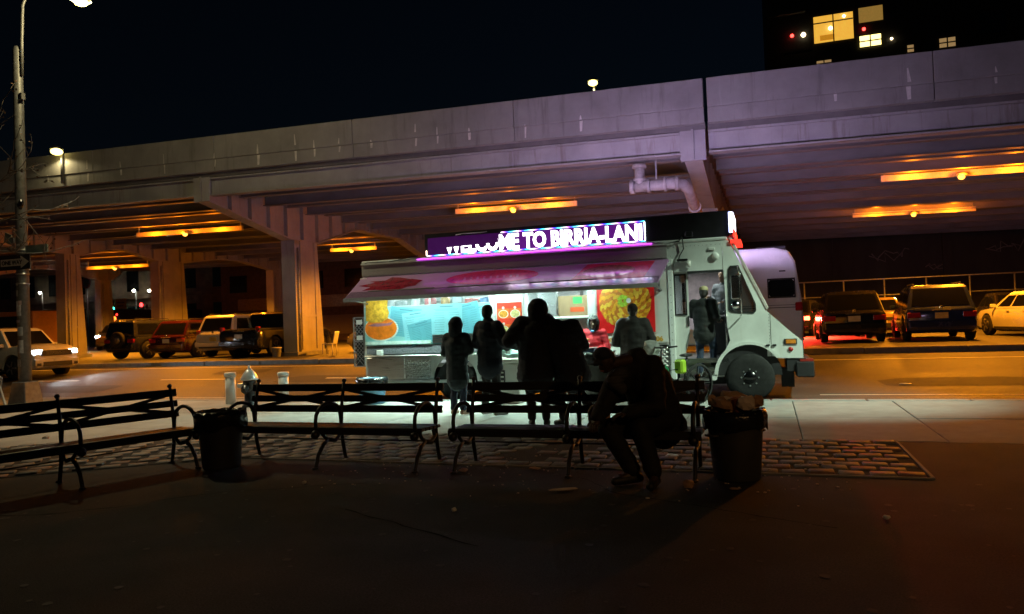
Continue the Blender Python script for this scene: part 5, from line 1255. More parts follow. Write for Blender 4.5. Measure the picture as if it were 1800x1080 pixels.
for k, (px, z) in enumerate(((-76.4,6.6), (-72.0,6.6), (-67.3,6.35), (-63.0,6.2), (-60.9,6.1))):
    t = thing('far_street_lamp', 'small white street lamp far down the side street, %s of the five' % ('leftmost','second from left','middle','second from right','rightmost')[k], 'street lamp', (px, 60.8, LOT), 0, 'far street lamps')
    MB().cyl((px,61,LOT-.1),(px,61,z),.06,6).build('post', M_galv, t); MB().ball((px,60.7,z), .14, 8, 6).build('bulb', emis('far_bulb', (1,.95,.75), 30), t)
    MB().tube([(px,61,z),(px,60.8,z+.1)], .04, 5).build('arm', M_galv, t)
def roadsign(x, y, z, kind, label):
    t = thing('road_sign', label, 'sign', (x, y, LOT))
    MB().cyl((x,y+.1,LOT-.1),(x,y+.1,z+.4),.05,6).build('post', M_galv, t)
    if kind == 'round':
        MB().lathe([(0,0),(.6,0),(.6,.03),(0,.03)], (x,y,z), 20, 'y').build('plate', mat('sign_faded', (.16,.14,.13), .6), t)
        MB().lathe([(.46,-.01),(.6,-.01)], (x,y-.0,z), 20, 'y', caps=False).build('ring', mat('sign_ring', (.3,.05,.04), .6), t)
        MB().beam((x-.4,y-.02,z+.4),(x+.4,y-.02,z-.4),.02,.1,(0,1,0)).build('slash', mat('sign_ring', (.3,.05,.04)), t)
    else:
        p = MB().b2(x-.7,x+.7,y-.02,y+.02,z-.95,z+.95).build('plate', mat('sign_yellow', (.55,.32,.05), .6), t)
        for k in range(4): MB().b2(x-.5,x+.5-.15*k,y-.035,y-.022,z+.5-.35*k,z+.6-.35*k).build('print_bar', M_trim, p)
roadsign(-67.6, 59, 7.2, 'round', 'round prohibition sign with slash above the left red signal'); roadsign(-63.5, 59.5, 4.4, 'rect', 'yellow rectangular notice between the two red signals')
for (x, y, c, lab) in ((-69.5,52,(1,.35,.05),'orange glowing tail lamp of traffic at the far left'), (-64.6,50,(1,.06,.02),'red glowing tail lamp of traffic behind the navy off-roader'), (-56,44,(1,.6,.1),'yellow glowing lamp of traffic beside the far column')):
    t = thing('traffic_car', lab, 'car', (x, y, LOT), 0, 'far traffic')
    MB().prism([(x-1.9,LOT+.3),(x-1.9,LOT+.85),(x-1.2,LOT+.95),(x-.7,LOT+1.4),(x+.7,LOT+1.4),(x+1.2,LOT+.95),(x+1.95,LOT+.8),(x+1.95,LOT+.3)], y, y+1.7, 'y').build('body', M_trim, t, bevel=.05)
    for k in (-1.2, 1.2): MB().lathe([(.0,0),(.32,0),(.32,.2),(0,.2)], (x+k,y-.02,LOT+.32), 14, 'y').build('tyre', M_rub, t)
    for k in (-.5,.5): MB().ball((x+k,y-.03,LOT+.8), .2, 8, 6).build('lamp', emis('lampdot_%d' % int(c[1]*100), c, 12), t)
t = thing('city_bus', 'far bus rear with red and orange lamps above the navy off-roader', 'bus', (-53.0, 50, LOT), 0)
MB().b2(-54.3,-51.7,48.2,58,LOT+.35,LOT+3.3).build('body', M_trim, t, bevel=.08, seg=2); MB().b2(-53.9,-52.1,48.17,48.195,LOT+1.7,LOT+2.5).build('rear_window', M_win_dark, t)
for x in (-53.9,-52.1): MB().cyl((x-.15,49.2,LOT+.45),(x+.15,49.2,LOT+.45),.45,16).build('tyre', M_rub, t)
for (x, z, r_, nm, c) in ((-53.85,3.45,.2,'red',(1,.03,.02)), (-54.1,2.9,.16,'red',(1,.03,.02)), (-52.2,2.95,.22,'orange',(1,.16,.02)), (-52.7,2.85,.2,'orange',(1,.22,.03)), (-51.9,3.3,.1,'red',(1,.03,.02))):
    MB().lathe([(0,-.05),(r_*.8,-.04),(r_,0)], (x,48.19,z), 14, 'y').build('tail_lamp', emis('bus_lamp_'+nm, c, 5), t)
# posts and a far fence right of the column
for (x, y, h, lab) in ((-19.5,44,4.4,'thin lit post between the white suv and the column'), (-23.6,42,3.2,'short orange-lit post behind the white suv'), (-17.0,40,3.6,'thick yellow post right of the blade column')):
    t = thing('pipe_post', lab, 'post', (x, y, LOT), 0, 'posts in the lot', local=True)
    MB().lathe([(.11,-.1),(.11,h),(.06,h+.05),(0,h+.05)], n=10).build('pipe', mat('post_yellow', (.5,.36,.12), .6, var=.2), t); MB().lathe([(.16,0),(.16,.06),(.11,.07)], n=10).build('collar', M_galv, t)
t = thing('lot_fence', 'low pipe fence across the lot behind the motorcycles', 'fence', (-14, 41, LOT))
for i in range(8): MB().cyl((-18+i*1.5,41,LOT-.1), (-18+i*1.5,41,LOT+1.5), .035, 6).build('post', M_galv, t)
for z in (.7,1.45): MB().cyl((-18.5,41,LOT+z),(-7,41,LOT+z),.03,6).build('rail', M_galv, t)
# motorcycles and a chair by the column, a bucket at its foot
def motorbike(x, y, rz, label):
    t = thing('motorcycle', label, 'motorcycle', (x, y, LZ), rz, 'motorcycles by the column', local=True)
    for yy in (-.68,.70): MB().lathe([(.22,-.06),(.30,-.05),(.31,0),(.30,.05),(.22,.06)], (0,yy,.31), 20, 'x', caps=False).build('wheel', M_rub, t)
    MB().b2(-.13,.13,-.25,.3,.3,.65).build('engine', M_galv, t, bevel=.04); MB().ball((0,.22,.82), (.16,.3,.14), 12, 8).build('tank', paint('maroon', (.06,.008,.012)), t)
    MB().b2(-.12,.12,-.75,.0,.74,.82).build('saddle', M_blk, t, bevel=.03); MB().tube([(0,.70,.31),(0,.5,.95)], .03, 6).build('fork', M_chrome, t)
    MB().tube([(-.36,.36,1.06),(-.1,.5,1.0),(.1,.5,1.0),(.36,.36,1.06)], .015, 6).build('handlebar', M_blk, t); MB().ball((0,.6,.88), .09, 10, 6).build('headlamp', M_chrome, t)
    MB().tube([(.14,.2,.4),(.16,-.3,.32),(.17,-.8,.4)], .04, 8).build('exhaust', M_chrome, t); MB().ball((0,-.8,.78), (.07,.05,.05), 8, 6).build('tail_light', M_tail, t)
    for s_ in (-.32,.32): MB().ball((s_,.42,1.2), (.06,.02,.04), 8, 6).build('mirror', M_chrome, t)
motorbike(-15.9, 27.6, R(165), 'dark motorcycle parked nearest the right face of the blade column'); motorbike(-15.3, 29.8, R(160), 'dark motorcycle parked behind the first, right of the column')
t = thing('plastic_chair', 'white plastic chair standing against the blade column', 'chair', (-16.2, 25.0, LZ), R(-80), local=True)
MB().b2(-.22,.22,-.22,.22,.41,.44).build('seat', M_white, t, bevel=.01); MB().beam((0,.22,.44),(0,.32,.9),.42,.03,(0,1,.2)).build('backrest', M_white, t)
for a in (-.2,.2):
    for b in (-.2,.2): MB().cyl((a,b,0),(a,b,.41),.02,6).build('leg', M_white, t)
t = thing('plastic_bucket', 'white bucket at the foot of the blade column', 'bucket', (-18.0, 24.1, LZ), 0, local=True)
MB().lathe([(.15,.0),(.19,.34),(.205,.34),(.205,.37),(.18,.37),(.14,.02)], n=16).build('bucket_body', M_white, t); MB().tube([(.2,0,.33),(.15,-.1,.2),(0,-.2,.16),(-.15,-.1,.2),(-.2,0,.33)], .008, 5).build('bail_handle', M_galv, t)
# ------------------------------------------------------------------ people
def fuse(name, chains, balls, voxel=.016, smooth=6, fold=0.0, seed=0):
    """one continuous skin over tapered chains [(p, r), ...] and ellipsoids (c, r)"""
    g = MB()
    for ch in chains:
        for (p, r) in ch: g.ball(p, r, 14, 9)
        for (p, ra), (q, rb) in zip(ch[:-1], ch[1:]):
            p = Vector(p); q = Vector(q); m = 4
            if (q-p).length > 1e-3: g.tube([p.lerp(q, i/m) for i in range(m+1)], [ra + (rb-ra)*i/m for i in range(m+1)], 14)
    for (c, r) in balls: g.ball(c, r, 16, 11)
    me = g.mesh(name); o = bpy.data.objects.new('tmp', me); COL.objects.link(o)
    md = o.modifiers.new('r', 'REMESH'); md.mode = 'VOXEL'; md.voxel_size = voxel; md.use_smooth_shade = True
    s_ = o.modifiers.new('s', 'SMOOTH'); s_.factor = .5; s_.iterations = smooth
    ev = evaluated(o); bpy.data.objects.remove(o); ev.name = name; ev.materials.clear()
    if fold:
        off = Vector((seed*7.3, seed*1.7, 0)); ns = [v.normal.copy() for v in ev.vertices]
        for v, n in zip(ev.vertices, ns):
            q = v.co + off
            v.co += n * (fold * (mnoise.noise(Vector((q.x*9, q.y*9, q.z*15))) + .7*mnoise.noise(Vector((q.x*4, q.y*4, q.z*22)))))
    ev.polygons.foreach_set('use_smooth', [True]*len(ev.polygons))
    return ev
def hand_mb(g, o, d, n, side):
    """palm, four fingers of unequal length with a knuckle bend, thumb from the side of the palm"""
    o = Vector(o); d = Vector(d).normalized(); n = Vector(n); n = (n - d*n.dot(d)).normalized(); s_ = d.cross(n)*side
    pc = o + d*.05; a = [pc + d*.042*math.cos(t) * 1.1 + s_*.04*math.sin(t) for t in [k*math.pi/6 for k in range(12)]]
    V = [p + n*.013 for p in a] + [p - n*.013 for p in a]
    g.add(V, [tuple(range(12)), tuple(range(23,11,-1))] + [(k, (k+1) % 12, (k+1) % 12+12, k+12) for k in range(12)], True)
    for k, L_ in enumerate((.068,.078,.073,.058)):
        b = o + d*.092 + s_*(.03-.02*k); c = b + d*L_*.5 - n*.010; e = c + d*L_*.35 - n*.030
        g.tube([b-d*.02, b, c, e], [.009,.0095,.0085,.007], 7)
    b = o + d*.03 + s_*.036; g.tube([b-s_*.015, b+s_*.012+d*.012, b+s_*.03+d*.035-n*.008, b+s_*.033+d*.06-n*.02], [.011,.011,.010,.008], 7)
M_skin = mat('skin', (.42,.26,.18), .5, var=.12, scale=8); M_skin2 = mat('skin_brown', (.06,.034,.024), .5, var=.12, scale=8)
M_eye = mat('eye_dark', (.02,.015,.012), .2); M_lip = mat('lip', (.32,.13,.11), .5)
def figure(t, J, cloth, legs, shoes, head='hair', headm=None, skin=None, puff=1.0, long=.0, S=1.0, head_rot=None, seed=1, hands=True, glove=None, hk=1.0, lk=1.0):
    skin = skin or M_skin
    inv = MAT_INV.get(t.name)
    def V_(k): return Vector(J[k])
    pel, neck, hc = V_('pelvis'), V_('neck'), V_('head')
    hr = (head_rot or Matrix.Identity(3))
    def hp(x, y, z): return hc + hr @ (Vector((x, y, z))*S)
    up_ = (neck - pel).normalized()
    chest = pel.lerp(neck, .62); belly = pel.lerp(neck, .28)
    # body
    ch = [[(pel,.12*S),(belly,.11*S),(chest,.12*S),(neck,.055*S),(hc - Vector((0,0,.03)),.055*S)]]
    for s_ in 'LR':
        ch.append([(V_('shoulder'+s_),.06*S),(V_('elbow'+s_),.042*S),(V_('wrist'+s_),.028*S)])
        ch.append([(V_('hip'+s_),.085*S),(V_('knee'+s_),.055*S),(V_('ankle'+s_),.04*S),(V_('toe'+s_),.03*S)])
    body = fuse('body', ch, [(hp(0,0,.02), (.078*S,.092*S,.108*S)), (hp(0,.025,-.055), (.055*S,.06*S,.055*S)), (hp(0,.098,-.012), (.013*S,.018*S,.02*S)), (hp(.08,-.005,-.005), (.01*S,.02*S,.03*S)), (hp(-.08,-.005,-.005), (.01*S,.02*S,.03*S))], .013, 3)
    if hands:
        g = MB()
        for s_ in 'LR':
            d = V_('wrist'+s_) - V_('elbow'+s_); nrm = Vector(J.get('palm'+s_, (0,0,1)))
            hand_mb(g, V_('wrist'+s_), d, nrm, 1 if s_ == 'R' else -1)
        hm = g.mesh('hand')
        bm = bmesh.new(); bm.from_mesh(body); bm.from_mesh(hm); bm.to_mesh(body); bm.free()
        body.polygons.foreach_set('use_smooth', [True]*len(body.polygons))
    def put(nm, me, m):
        if inv is not None: me.transform(inv)
        return link(nm, me, m, t)
    bo = put('body', body, skin)
    for k, nm in (((.032), 'eye'), ((-.032), 'eye')): MB().ball(hp(k,.082,.015), .012*S, 8, 6).build(nm, M_eye, t)
    MB().ball(hp(0,.083,-.055), (.024*S,.01*S,.007*S), 8, 5).build('mouth', M_lip, t)
    # jacket
    p = puff
    jc = [[(chest,.145*p*S),(belly,.14*p*S),(pel + up_*-.0,.15*p*S)] + ([(pel - up_*long,.16*p*S)] if long else []), [(V_('shoulderL'),.085*p*S),(chest.lerp(neck,.5),.105*p*S),(V_('shoulderR'),.085*p*S)], [(chest.lerp(neck,.5),.10*S),(neck,.075*p*S)]]
    for s_ in 'LR': jc.append([(V_('shoulder'+s_),.085*p*S),(V_('elbow'+s_),.066*p*S),(V_('wrist'+s_).lerp(V_('elbow'+s_),.04),.046*p*S)])
    sd = (V_('shoulderR') - V_('shoulderL')).normalized()*.075*S
    bl = [(neck + Vector((0,-.085*S,-.03*S)), (.125*S,.075*S,.085*S))] if head in ('hair','beanie','cap') and J['pelvis'][0] > -.5 else []
    jc += [[(chest+sd,.12*p*S),(belly+sd,.115*p*S),(pel+sd*.9,.115*p*S)], [(chest-sd,.12*p*S),(belly-sd,.115*p*S),(pel-sd*.9,.115*p*S)]]
    if long: jc += [[(pel+sd*.8,.11*p*S),(pel+sd-up_*long,.12*p*S)], [(pel-sd*.8,.11*p*S),(pel-sd-up_*long,.12*p*S)]]
    jk = put('jacket', fuse('jacket', jc, bl, .015, 5, .010, seed), cloth)
    tc = [[(V_('hipL'),.10*S),(pel,.125*S),(V_('hipR'),.10*S)]]
    for s_ in 'LR': tc.append([(V_('hip'+s_),.105*S),(V_('hip'+s_).lerp(V_('knee'+s_),.5),.09*S*lk),(V_('knee'+s_),.073*S*lk),(V_('ankle'+s_).lerp(V_('knee'+s_),.1),.062*S*lk)])
    put('trousers', fuse('trousers', tc, [], .015, 4, .008, seed+3), legs)
    for s_ in 'LR':
        a, b = V_('ankle'+s_), V_('toe'+s_); a2 = Vector((a.x, a.y, b.z)); hl = a2 - (b-a2)*.25
        put('shoe', fuse('shoe', [[(hl+Vector((0,0,.012)),.042*S),(a2.lerp(b,.5)+Vector((0,0,.006)),.046*S),(b,.038*S)], [(a2+Vector((0,0,.02)),.045*S),(a,.045*S)]], [], .012, 3), shoes)
    if head == 'hood':
        me = fuse('hood', [[(hp(0,-.03,.02),.128*S*hk),(hp(0,-.05,-.06),.118*S*hk),(neck+Vector((0,-.01,.0)),.112*S*hk)]], [(hp(0,-.02,.035), (.118*S*hk,.133*S,.146*S))], .013, 4, .006, seed+5)
        iv = hr.inverted(); bm = bmesh.new(); bm.from_mesh(me)
        bmesh.ops.delete(bm, geom=[f for f in bm.faces if (lambda q: q.y > .06*S and abs(q.x) < .075*S and -.12*S < q.z < .10*S)(iv @ (f.calc_center_median() - hc))], context='FACES')
        bm.to_mesh(me); bm.free(); put('hood', me, headm or cloth)
    elif head in ('hair', 'long'):
        cc = [[(hp(0,-.02,.04),.09*S),(hp(0,-.045,-.03),.075*S)]]
        if head == 'long': cc = [[(hp(0,-.025,.04),.095*S),(hp(0,-.06,-.05),.085*S),(hp(0,-.07,-.2),.075*S)]]
        me = fuse('hair', cc, [(hp(0,-.014,.045), (.084*S,.094*S,.09*S))], .012, 3, .006, seed+6); put('hair', me, headm)
    elif head == 'beanie':
        me = fuse('beanie', [], [(hp(0,-.012,.055), (.092*S,.106*S,.095*S)), (hp(0,-.01,.03), (.094*S,.108*S,.03*S))], .012, 3, .005, seed); put('beanie', me, headm)
        put('hair', fuse('hair', [[(hp(0,-.05,.0),.06*S),(hp(0,-.055,-.05),.05*S)]], [], .012, 2), mat('hair_dark', (.02,.015,.012), .6))
    elif head == 'cap':
        put('hair', fuse('hair', [[(hp(0,-.03,.02),.086*S),(hp(0,-.05,-.03),.07*S)]], [], .012, 2), mat('hair_dark', (.02,.015,.012), .6))
        me = fuse('cap', [[(hp(0,.08,.06),.03*S),(hp(0,.14,.05),.02*S)]], [(hp(0,-.005,.07), (.09*S,.104*S,.07*S)), (hp(0,.13,.052), (.06*S,.06*S,.012*S))], .011, 2); put('cap', me, headm)
    return bo
def standing(H=1.75, **k):
    s_ = H/1.75
    J = dict(pelvis=(0,0,.97), neck=(0,-.01,1.47), head=(0,.02,1.63), shoulderL=(-.175,0,1.41), shoulderR=(.175,0,1.41), elbowL=(-.25,-.02,1.14), elbowR=(.25,-.02,1.14), wristL=(-.2,.16,1.0), wristR=(.2,.16,1.0),
             hipL=(-.09,0,.93), hipR=(.09,0,.93), kneeL=(-.10,.03,.5), kneeR=(.10,.03,.5), ankleL=(-.10,-.01,.09), ankleR=(.10,-.01,.09), toeL=(-.12,.15,.04), toeR=(.12,.15,.04))
    J.update(k)
    return {a: tuple(c*s_ for c in v) for a, v in J.items()}
def person(label, loc, rz, H, pose, **kw):
    t = thing('person', label, 'person', loc, rz, 'people at the food truck', local=True)
    figure(t, standing(H, **pose), S=H/1.75, **kw)
    return t
def cl(name, c, r=.8): return mat('cloth_'+name, tuple(v*(.62 if max(c) < .12 else 1) for v in c), r, var=.25, scale=14, bump=.25, bscale=60)
C_navy = cl('navy', (.016,.02,.035)); C_blk = cl('black', (.010,.010,.012)); C_jean = cl('denim', (.03,.05,.10)); C_khk = cl('taupe', (.05,.045,.042))
C_grey = cl('charcoal', (.034,.030,.028)); C_red = cl('red', (.50,.012,.025)); C_hood = cl('hood_grey', (.10,.10,.11)); C_grn = cl('dark_green', (.012,.016,.015)); C_teal = cl('dark_teal', (.014,.026,.034))
M_wshoe = mat('shoe_white', (.5,.48,.45), .6); M_bshoe = mat('shoe_black', (.015,.015,.016), .5); M_tshoe = mat('shoe_tan', (.3,.18,.12), .6)
M_hair = mat('hair_dark', (.02,.015,.012), .6)
def hrot(yaw=0, pitch=0, roll=0): return (Matrix.Rotation(R(yaw), 3, 'Z') @ Matrix.Rotation(R(pitch), 3, 'X') @ Matrix.Rotation(R(roll), 3, 'Y'))
person('small hooded person in dark teal coat and jeans, leftmost at the truck', (-4.88, 11.28, .004), R(-8), 1.58,
       dict(wristR=(.12,.26,1.22), elbowR=(.25,.05,1.18), wristL=(-.12,.25,1.15)), cloth=C_teal, legs=C_jean, shoes=M_tshoe, head='hood', puff=1.25, long=.30, seed=2, hk=1.08)
person('bareheaded man in dark jacket second from left, reading the posters', (-4.29, 11.25, .004), R(-20), 1.78,
       dict(head=(-.03,.02,1.64), elbowR=(.31,-.0,1.16), wristR=(.2,.2,1.06), wristL=(-.1,.24,1.1), ankleL=(-.14,0,.09), ankleR=(.15,-.02,.09), toeR=(.2,.13,.04)), cloth=C_navy, legs=C_khk, shoes=M_wshoe, head='hair', headm=M_hair, puff=1.28, long=.20, seed=3, head_rot=hrot(25))
person('tall hooded person in dark padded coat, left of the embracing pair', (-3.16, 10.15, .004), R(10), 1.80,
       dict(neck=(.03,.0,1.46), head=(.05,.05,1.61), elbowL=(-.37,-.02,1.2), wristL=(-.3,.26,1.12), elbowR=(.3,.05,1.15), wristR=(.2,.3,1.2), ankleL=(-.08,-.04,.09), toeL=(-.12,.12,.04), ankleR=(.12,-.02,.09)), cloth=C_navy, legs=C_blk, shoes=M_bshoe, head='hood', puff=1.62, long=.26, seed=4, hk=1.15)
person('shorter person in dark coat leaning on the tall hooded one, one foot kicked back', (-2.74, 10.22, .004), R(40), 1.74,
       dict(pelvis=(.02,-.02,.96), neck=(-.09,.09,1.42), head=(-.18,.2,1.49), shoulderL=(-.24,.05,1.38), shoulderR=(.12,.0,1.40), elbowL=(-.34,.14,1.2), wristL=(-.3,.3,1.2), elbowR=(.26,-.02,1.14), wristR=(.14,.2,1.1), kneeR=(.18,-.02,.5), ankleR=(.28,-.26,.2), toeR=(.30,-.20,.07), ankleL=(-.06,0,.09)), cloth=C_navy, legs=C_blk, shoes=M_bshoe, head='long', headm=M_hair, puff=1.58, long=.26, seed=5)
person('man in dark beanie and two-tone grey jacket at the serving table', (-2.16, 12.55, .004), R(6), 1.72,
       dict(wristR=(.12,.3,1.08), wristL=(-.12,.3,1.08), elbowR=(.3,.02,1.12), elbowL=(-.3,.02,1.12)), cloth=C_grey, legs=C_blk, shoes=M_bshoe, head='beanie', headm=cl('maroon_knit', (.03,.012,.014)), puff=1.45, long=.10, seed=6)
wk = person('server in red hoodie and grey hood behind the serving table', (-3.1, 13.70, road_z(13.7)+.004), R(176), 1.68,
       dict(head=(0,.04,1.60), wristL=(-.08,.28,1.08), wristR=(.1,.28,1.08), elbowL=(-.27,.03,1.12), elbowR=(.27,.03,1.12)), cloth=C_red, legs=C_blk, shoes=M_bshoe, head='hood', headm=C_hood, skin=M_skin, puff=1.05, seed=7, head_rot=hrot(12, -6))
M_glove = mat('blue_glove', (.12,.32,.62), .4)
s_ = 1.68/1.75
for nm, c, r_ in (('glove', (-.08*s_,.30*s_,1.08*s_), (.055,.06,.045)), ('glove', (.1*s_,.30*s_,1.08*s_), (.055,.06,.045)), ('face_mask', (.0,.10*s_,1.45*s_), (.045,.035,.022))): MB().ball(c, r_, 12, 8).build(nm, M_glove, wk)
MB().ball((.09,.158,1.24), (.05,.012,.025), 12, 6).build('chest_print', mat('print_gold', (.6,.25,.05), .6), wk)
person('man in dark hooded jacket and jeans climbing into the truck door', (-1.12, 14.20, .334), R(-10), 1.72,
       dict(neck=(.0,.04,1.45), head=(.0,.09,1.61), kneeR=(.12,.16,.58), ankleR=(.11,.16,.30), toeR=(.12,.30,.25), ankleL=(-.10,-.03,.09), wristR=(.22,.22,1.1), wristL=(-.2,.3,1.3), elbowL=(-.24,.08,1.2)), cloth=C_grn, legs=C_jean, shoes=M_bshoe, head='cap', headm=mat('cap_straw', (.42,.36,.2), .7), puff=1.12, long=.16, seed=8)
person('driver in grey jacket standing inside the truck cab', (-.80, 15.25, .704), R(150), 1.66, dict(wristL=(-.15,.25,1.1), wristR=(.2,.25,1.2)), cloth=cl('grey', (.22,.24,.26)), legs=C_blk, shoes=M_bshoe, head='hair', headm=M_hair, seed=9)
# seated person, bowed to the left over a paper bag
t = thing('person', 'hunched person in dark coat and cap sitting on the bench', 'person', (-1.15, 7.05, 0))
J = dict(pelvis=(-1.02,7.16,.56), neck=(-1.17,6.98,1.13), head=(-1.43,6.74,1.12), shoulderL=(-1.04,7.0,1.05), shoulderR=(-1.29,6.97,1.06), elbowL=(-.98,6.76,.70), elbowR=(-1.48,6.80,.69), wristL=(-1.22,6.62,.66), wristR=(-1.50,6.62,.60),
         hipL=(-.92,7.10,.53), hipR=(-1.14,7.10,.53), kneeL=(-1.13,6.70,.52), kneeR=(-1.43,6.74,.50), ankleL=(-1.00,6.64,.10), ankleR=(-1.20,6.74,.10), toeL=(-1.02,6.47,.042), toeR=(-1.36,6.62,.042), palmL=(0,0,1), palmR=(0,0,1))
figure(t, J, cloth=C_blk, legs=C_blk, shoes=mat('shoe_grey', (.012,.011,.011), .6), head='cap', headm=cl('cap_navy', (.025,.03,.055)), skin=M_skin2, puff=1.38, long=.10, seed=11, lk=1.3, head_rot=Matrix.Rotation(R(150), 3, 'Z') @ Matrix.Rotation(R(-28), 3, 'X'))
put_c = fuse('scarf', [[(Vector((-1.30,6.82,1.0)),.075),(Vector((-1.38,6.76,.94)),.06),(Vector((-1.30,6.78,.86)),.06)]], [], .013, 3, .008, 4); put_c.transform(MAT_INV[t.name]); link('scarf', put_c, mat('scarf_stripe', (.04,.04,.045), .8, var=.9, scale=6, stretch=(1,1,9)), t)
t = thing('paper_bag', 'brown paper food bag beside the seated person', 'paper bag', (-1.56, 6.98, .435), R(15), local=True)
MB().plate([(-.10,0),(.10,0),(.105,.20),(.06,.26),(-.07,.25),(-.11,.19)], [], -.06, .06).build('bag_body', M_card2, t, bevel=.015, seg=2)
MB().b2(-.08,.08,-.062,-.056,.18,.21).build('folded_rim', M_card, t)

# ------------------------------------------------------------------ things around the truck
t = thing('serving_table', 'folding serving table with orange and white front before the server', 'table', (-3.05, 13.05, 0))
MB().b2(-3.62,-2.5,12.95,13.42,.83,.86).build('table_top', M_steel, t, bevel=.006)
for x in (-3.58,-2.54):
    for y in (12.98,13.36): MB().cyl((x,y,0),(x,y,.83),.016,6).build('leg', M_galv, t)
MB().b2(-3.60,-3.42,12.93,12.94,.2,.82).build('front_banner', mat('banner_orange', (.85,.22,.02), .5), t)
ck = MB().b2(-3.42,-3.22,12.93,12.94,.2,.82).build('front_banner', mat('banner_white', (.6,.6,.58), .5), t)
for i in range(4):
    for j in range(6):
        if (i+j) % 2 == 0: MB().b2(-3.42+i*.05,-3.37+i*.05,12.924,12.929,.5+j*.05,.55+j*.05).build('red_check', mat('check_red', (.65,.03,.02), .5), ck)
disc('dark_emblem', -3.32, .36, .07, .09, 12.926, M_trim, ck)
t = thing('food_tray', 'blue steam tray on the serving table', 'tray', (-3.25, 13.15, .862))
MB().plate([(-3.52,.862),(-2.98,.862),(-2.95,.98),(-3.55,.98)], [], 13.0, 13.3).build('tray_body', mat('tray_navy', (.03,.05,.10), .4), t, bevel=.01)
MB().b2(-3.56,-2.94,12.99,13.31,.982,.992).build('tray_rim', M_steel, t)
for x, lab in ((-3.42,'white takeout cup at left on the steam tray'), (-3.12,'white takeout tub at right on the steam tray')):
    t = thing('takeout_tub', lab, 'tub', (x, 13.1, .994), 0, local=True)
    MB().lathe([(.05,0),(.065,.07),(.07,.075),(.07,.085),(0,.085)], n=14).build('tub', M_white, t)
t = thing('foil_pan', 'shallow foil pan at the right end of the serving table', 'pan', (-2.75, 13.15, .862), 0, local=True)
MB().lathe([(.12,0),(.16,.06),(.18,.06),(.18,.066),(.155,.06),(.115,.005),(0,.005)], n=18).build('pan', M_steel, t)
t = thing('cooler_bin', 'white insulated bin with black label between the posters and the pair', 'bin', (-4.58, 13.1, 0))
MB().add([(-4.80,12.9,0),(-4.36,12.9,0),(-4.36,13.3,0),(-4.80,13.3,0),(-4.84,12.88,.74),(-4.32,12.88,.74),(-4.32,13.32,.74),(-4.84,13.32,.74)], [(0,3,2,1),(4,5,6,7),(0,1,5,4),(1,2,6,5),(2,3,7,6),(3,0,4,7)]).build('tub', M_white, t, bevel=.02)
MB().b2(-4.87,-4.29,12.85,13.35,.75,.84).build('lid', M_white, t, bevel=.02)
lb = MB().b2(-4.74,-4.62,12.862,12.885,.36,.62).build('label_plate', M_blk, t)
for z in (.42,.50,.58): MB().b2(-4.725,-4.64,12.855,12.861,z-.015,z+.012).build('label_bar', M_white, lb)
crumple((-4.55,13.1,.93), (.22,.16,.10), 21, mat('plastic_teal', (.35,.55,.55), .3), 'plastic_bag', 'bluish clear plastic bag on the white bin', 'plastic bag')
# delivery bicycle behind the occupied bench
t = thing('bicycle', 'black delivery bicycle parked at the truck behind the seated person', 'bicycle', (-1.44, 12.5, 0), R(55), local=True)
for x in (-.52,.52):
    w_ = MB().lathe([(.30,-.022),(.335,-.02),(.345,0),(.335,.02),(.30,.022)], (x,0,.345), 30, 'y', caps=False).build('tyre', M_rub, t)
    sp = MB()
    for k in range(12): a = k*math.pi/6; sp.tube([(x,0,.345),(x+.31*math.cos(a),0,.345+.31*math.sin(a))], .002, 3)
    s2 = sp.build('spokes', M_galv, w_); s2['kind'] = 'stuff'
MB().tube([(.52,0,.345),(.12,0,.30),(-.36,0,.62),(.20,0,.62),(.12,0,.30)], .02, 8).build('frame', M_black, t)
MB().tube([(.20,0,.60),(.24,0,.82)], .016, 8).build('seat_post', M_black, t); MB().tube([(.20,0,.62),(.52,0,.345)], .012, 6).build('stay', M_black, t)
MB().tube([(-.52,0,.345),(-.40,0,.75),(-.37,0,.97)], .018, 8).build('fork', M_black, t); MB().tube([(-.30,-.28,1.02),(-.39,-.1,1.0),(-.39,.1,1.0),(-.30,.28,1.02)], .014, 8).build('handlebar', M_black, t)
MB().ball((.22,0,.845), (.15,.075,.03), 14, 7).build('saddle', M_blk, t); MB().tube([(.12,-.12,.30),(.12,.12,.30)], .012, 6).build('crank', M_galv, t)
MB().b2(.0,.14,-.09,.09,.55,.78).build('hi_vis_tag', mat('hi_vis', (.45,.75,.05), .5, emit=None), t, bevel=.03); MB().ball((-.38,-.12,1.0), .03, 8, 6).build('bell', M_chrome, t)
crumple((-1.72,12.3,.62), (.16,.12,.12), 31, mat('bag_green', (.03,.30,.12), .5), 'green_bag', 'green bag hung on the bicycle behind the seated person', 'bag')
crumple((-1.83,12.35,.98), (.14,.10,.13), 33, mat('plastic_grey', (.45,.48,.45), .35), 'plastic_bag', 'pale plastic bag hanging from the bicycle handlebar', 'plastic bag')
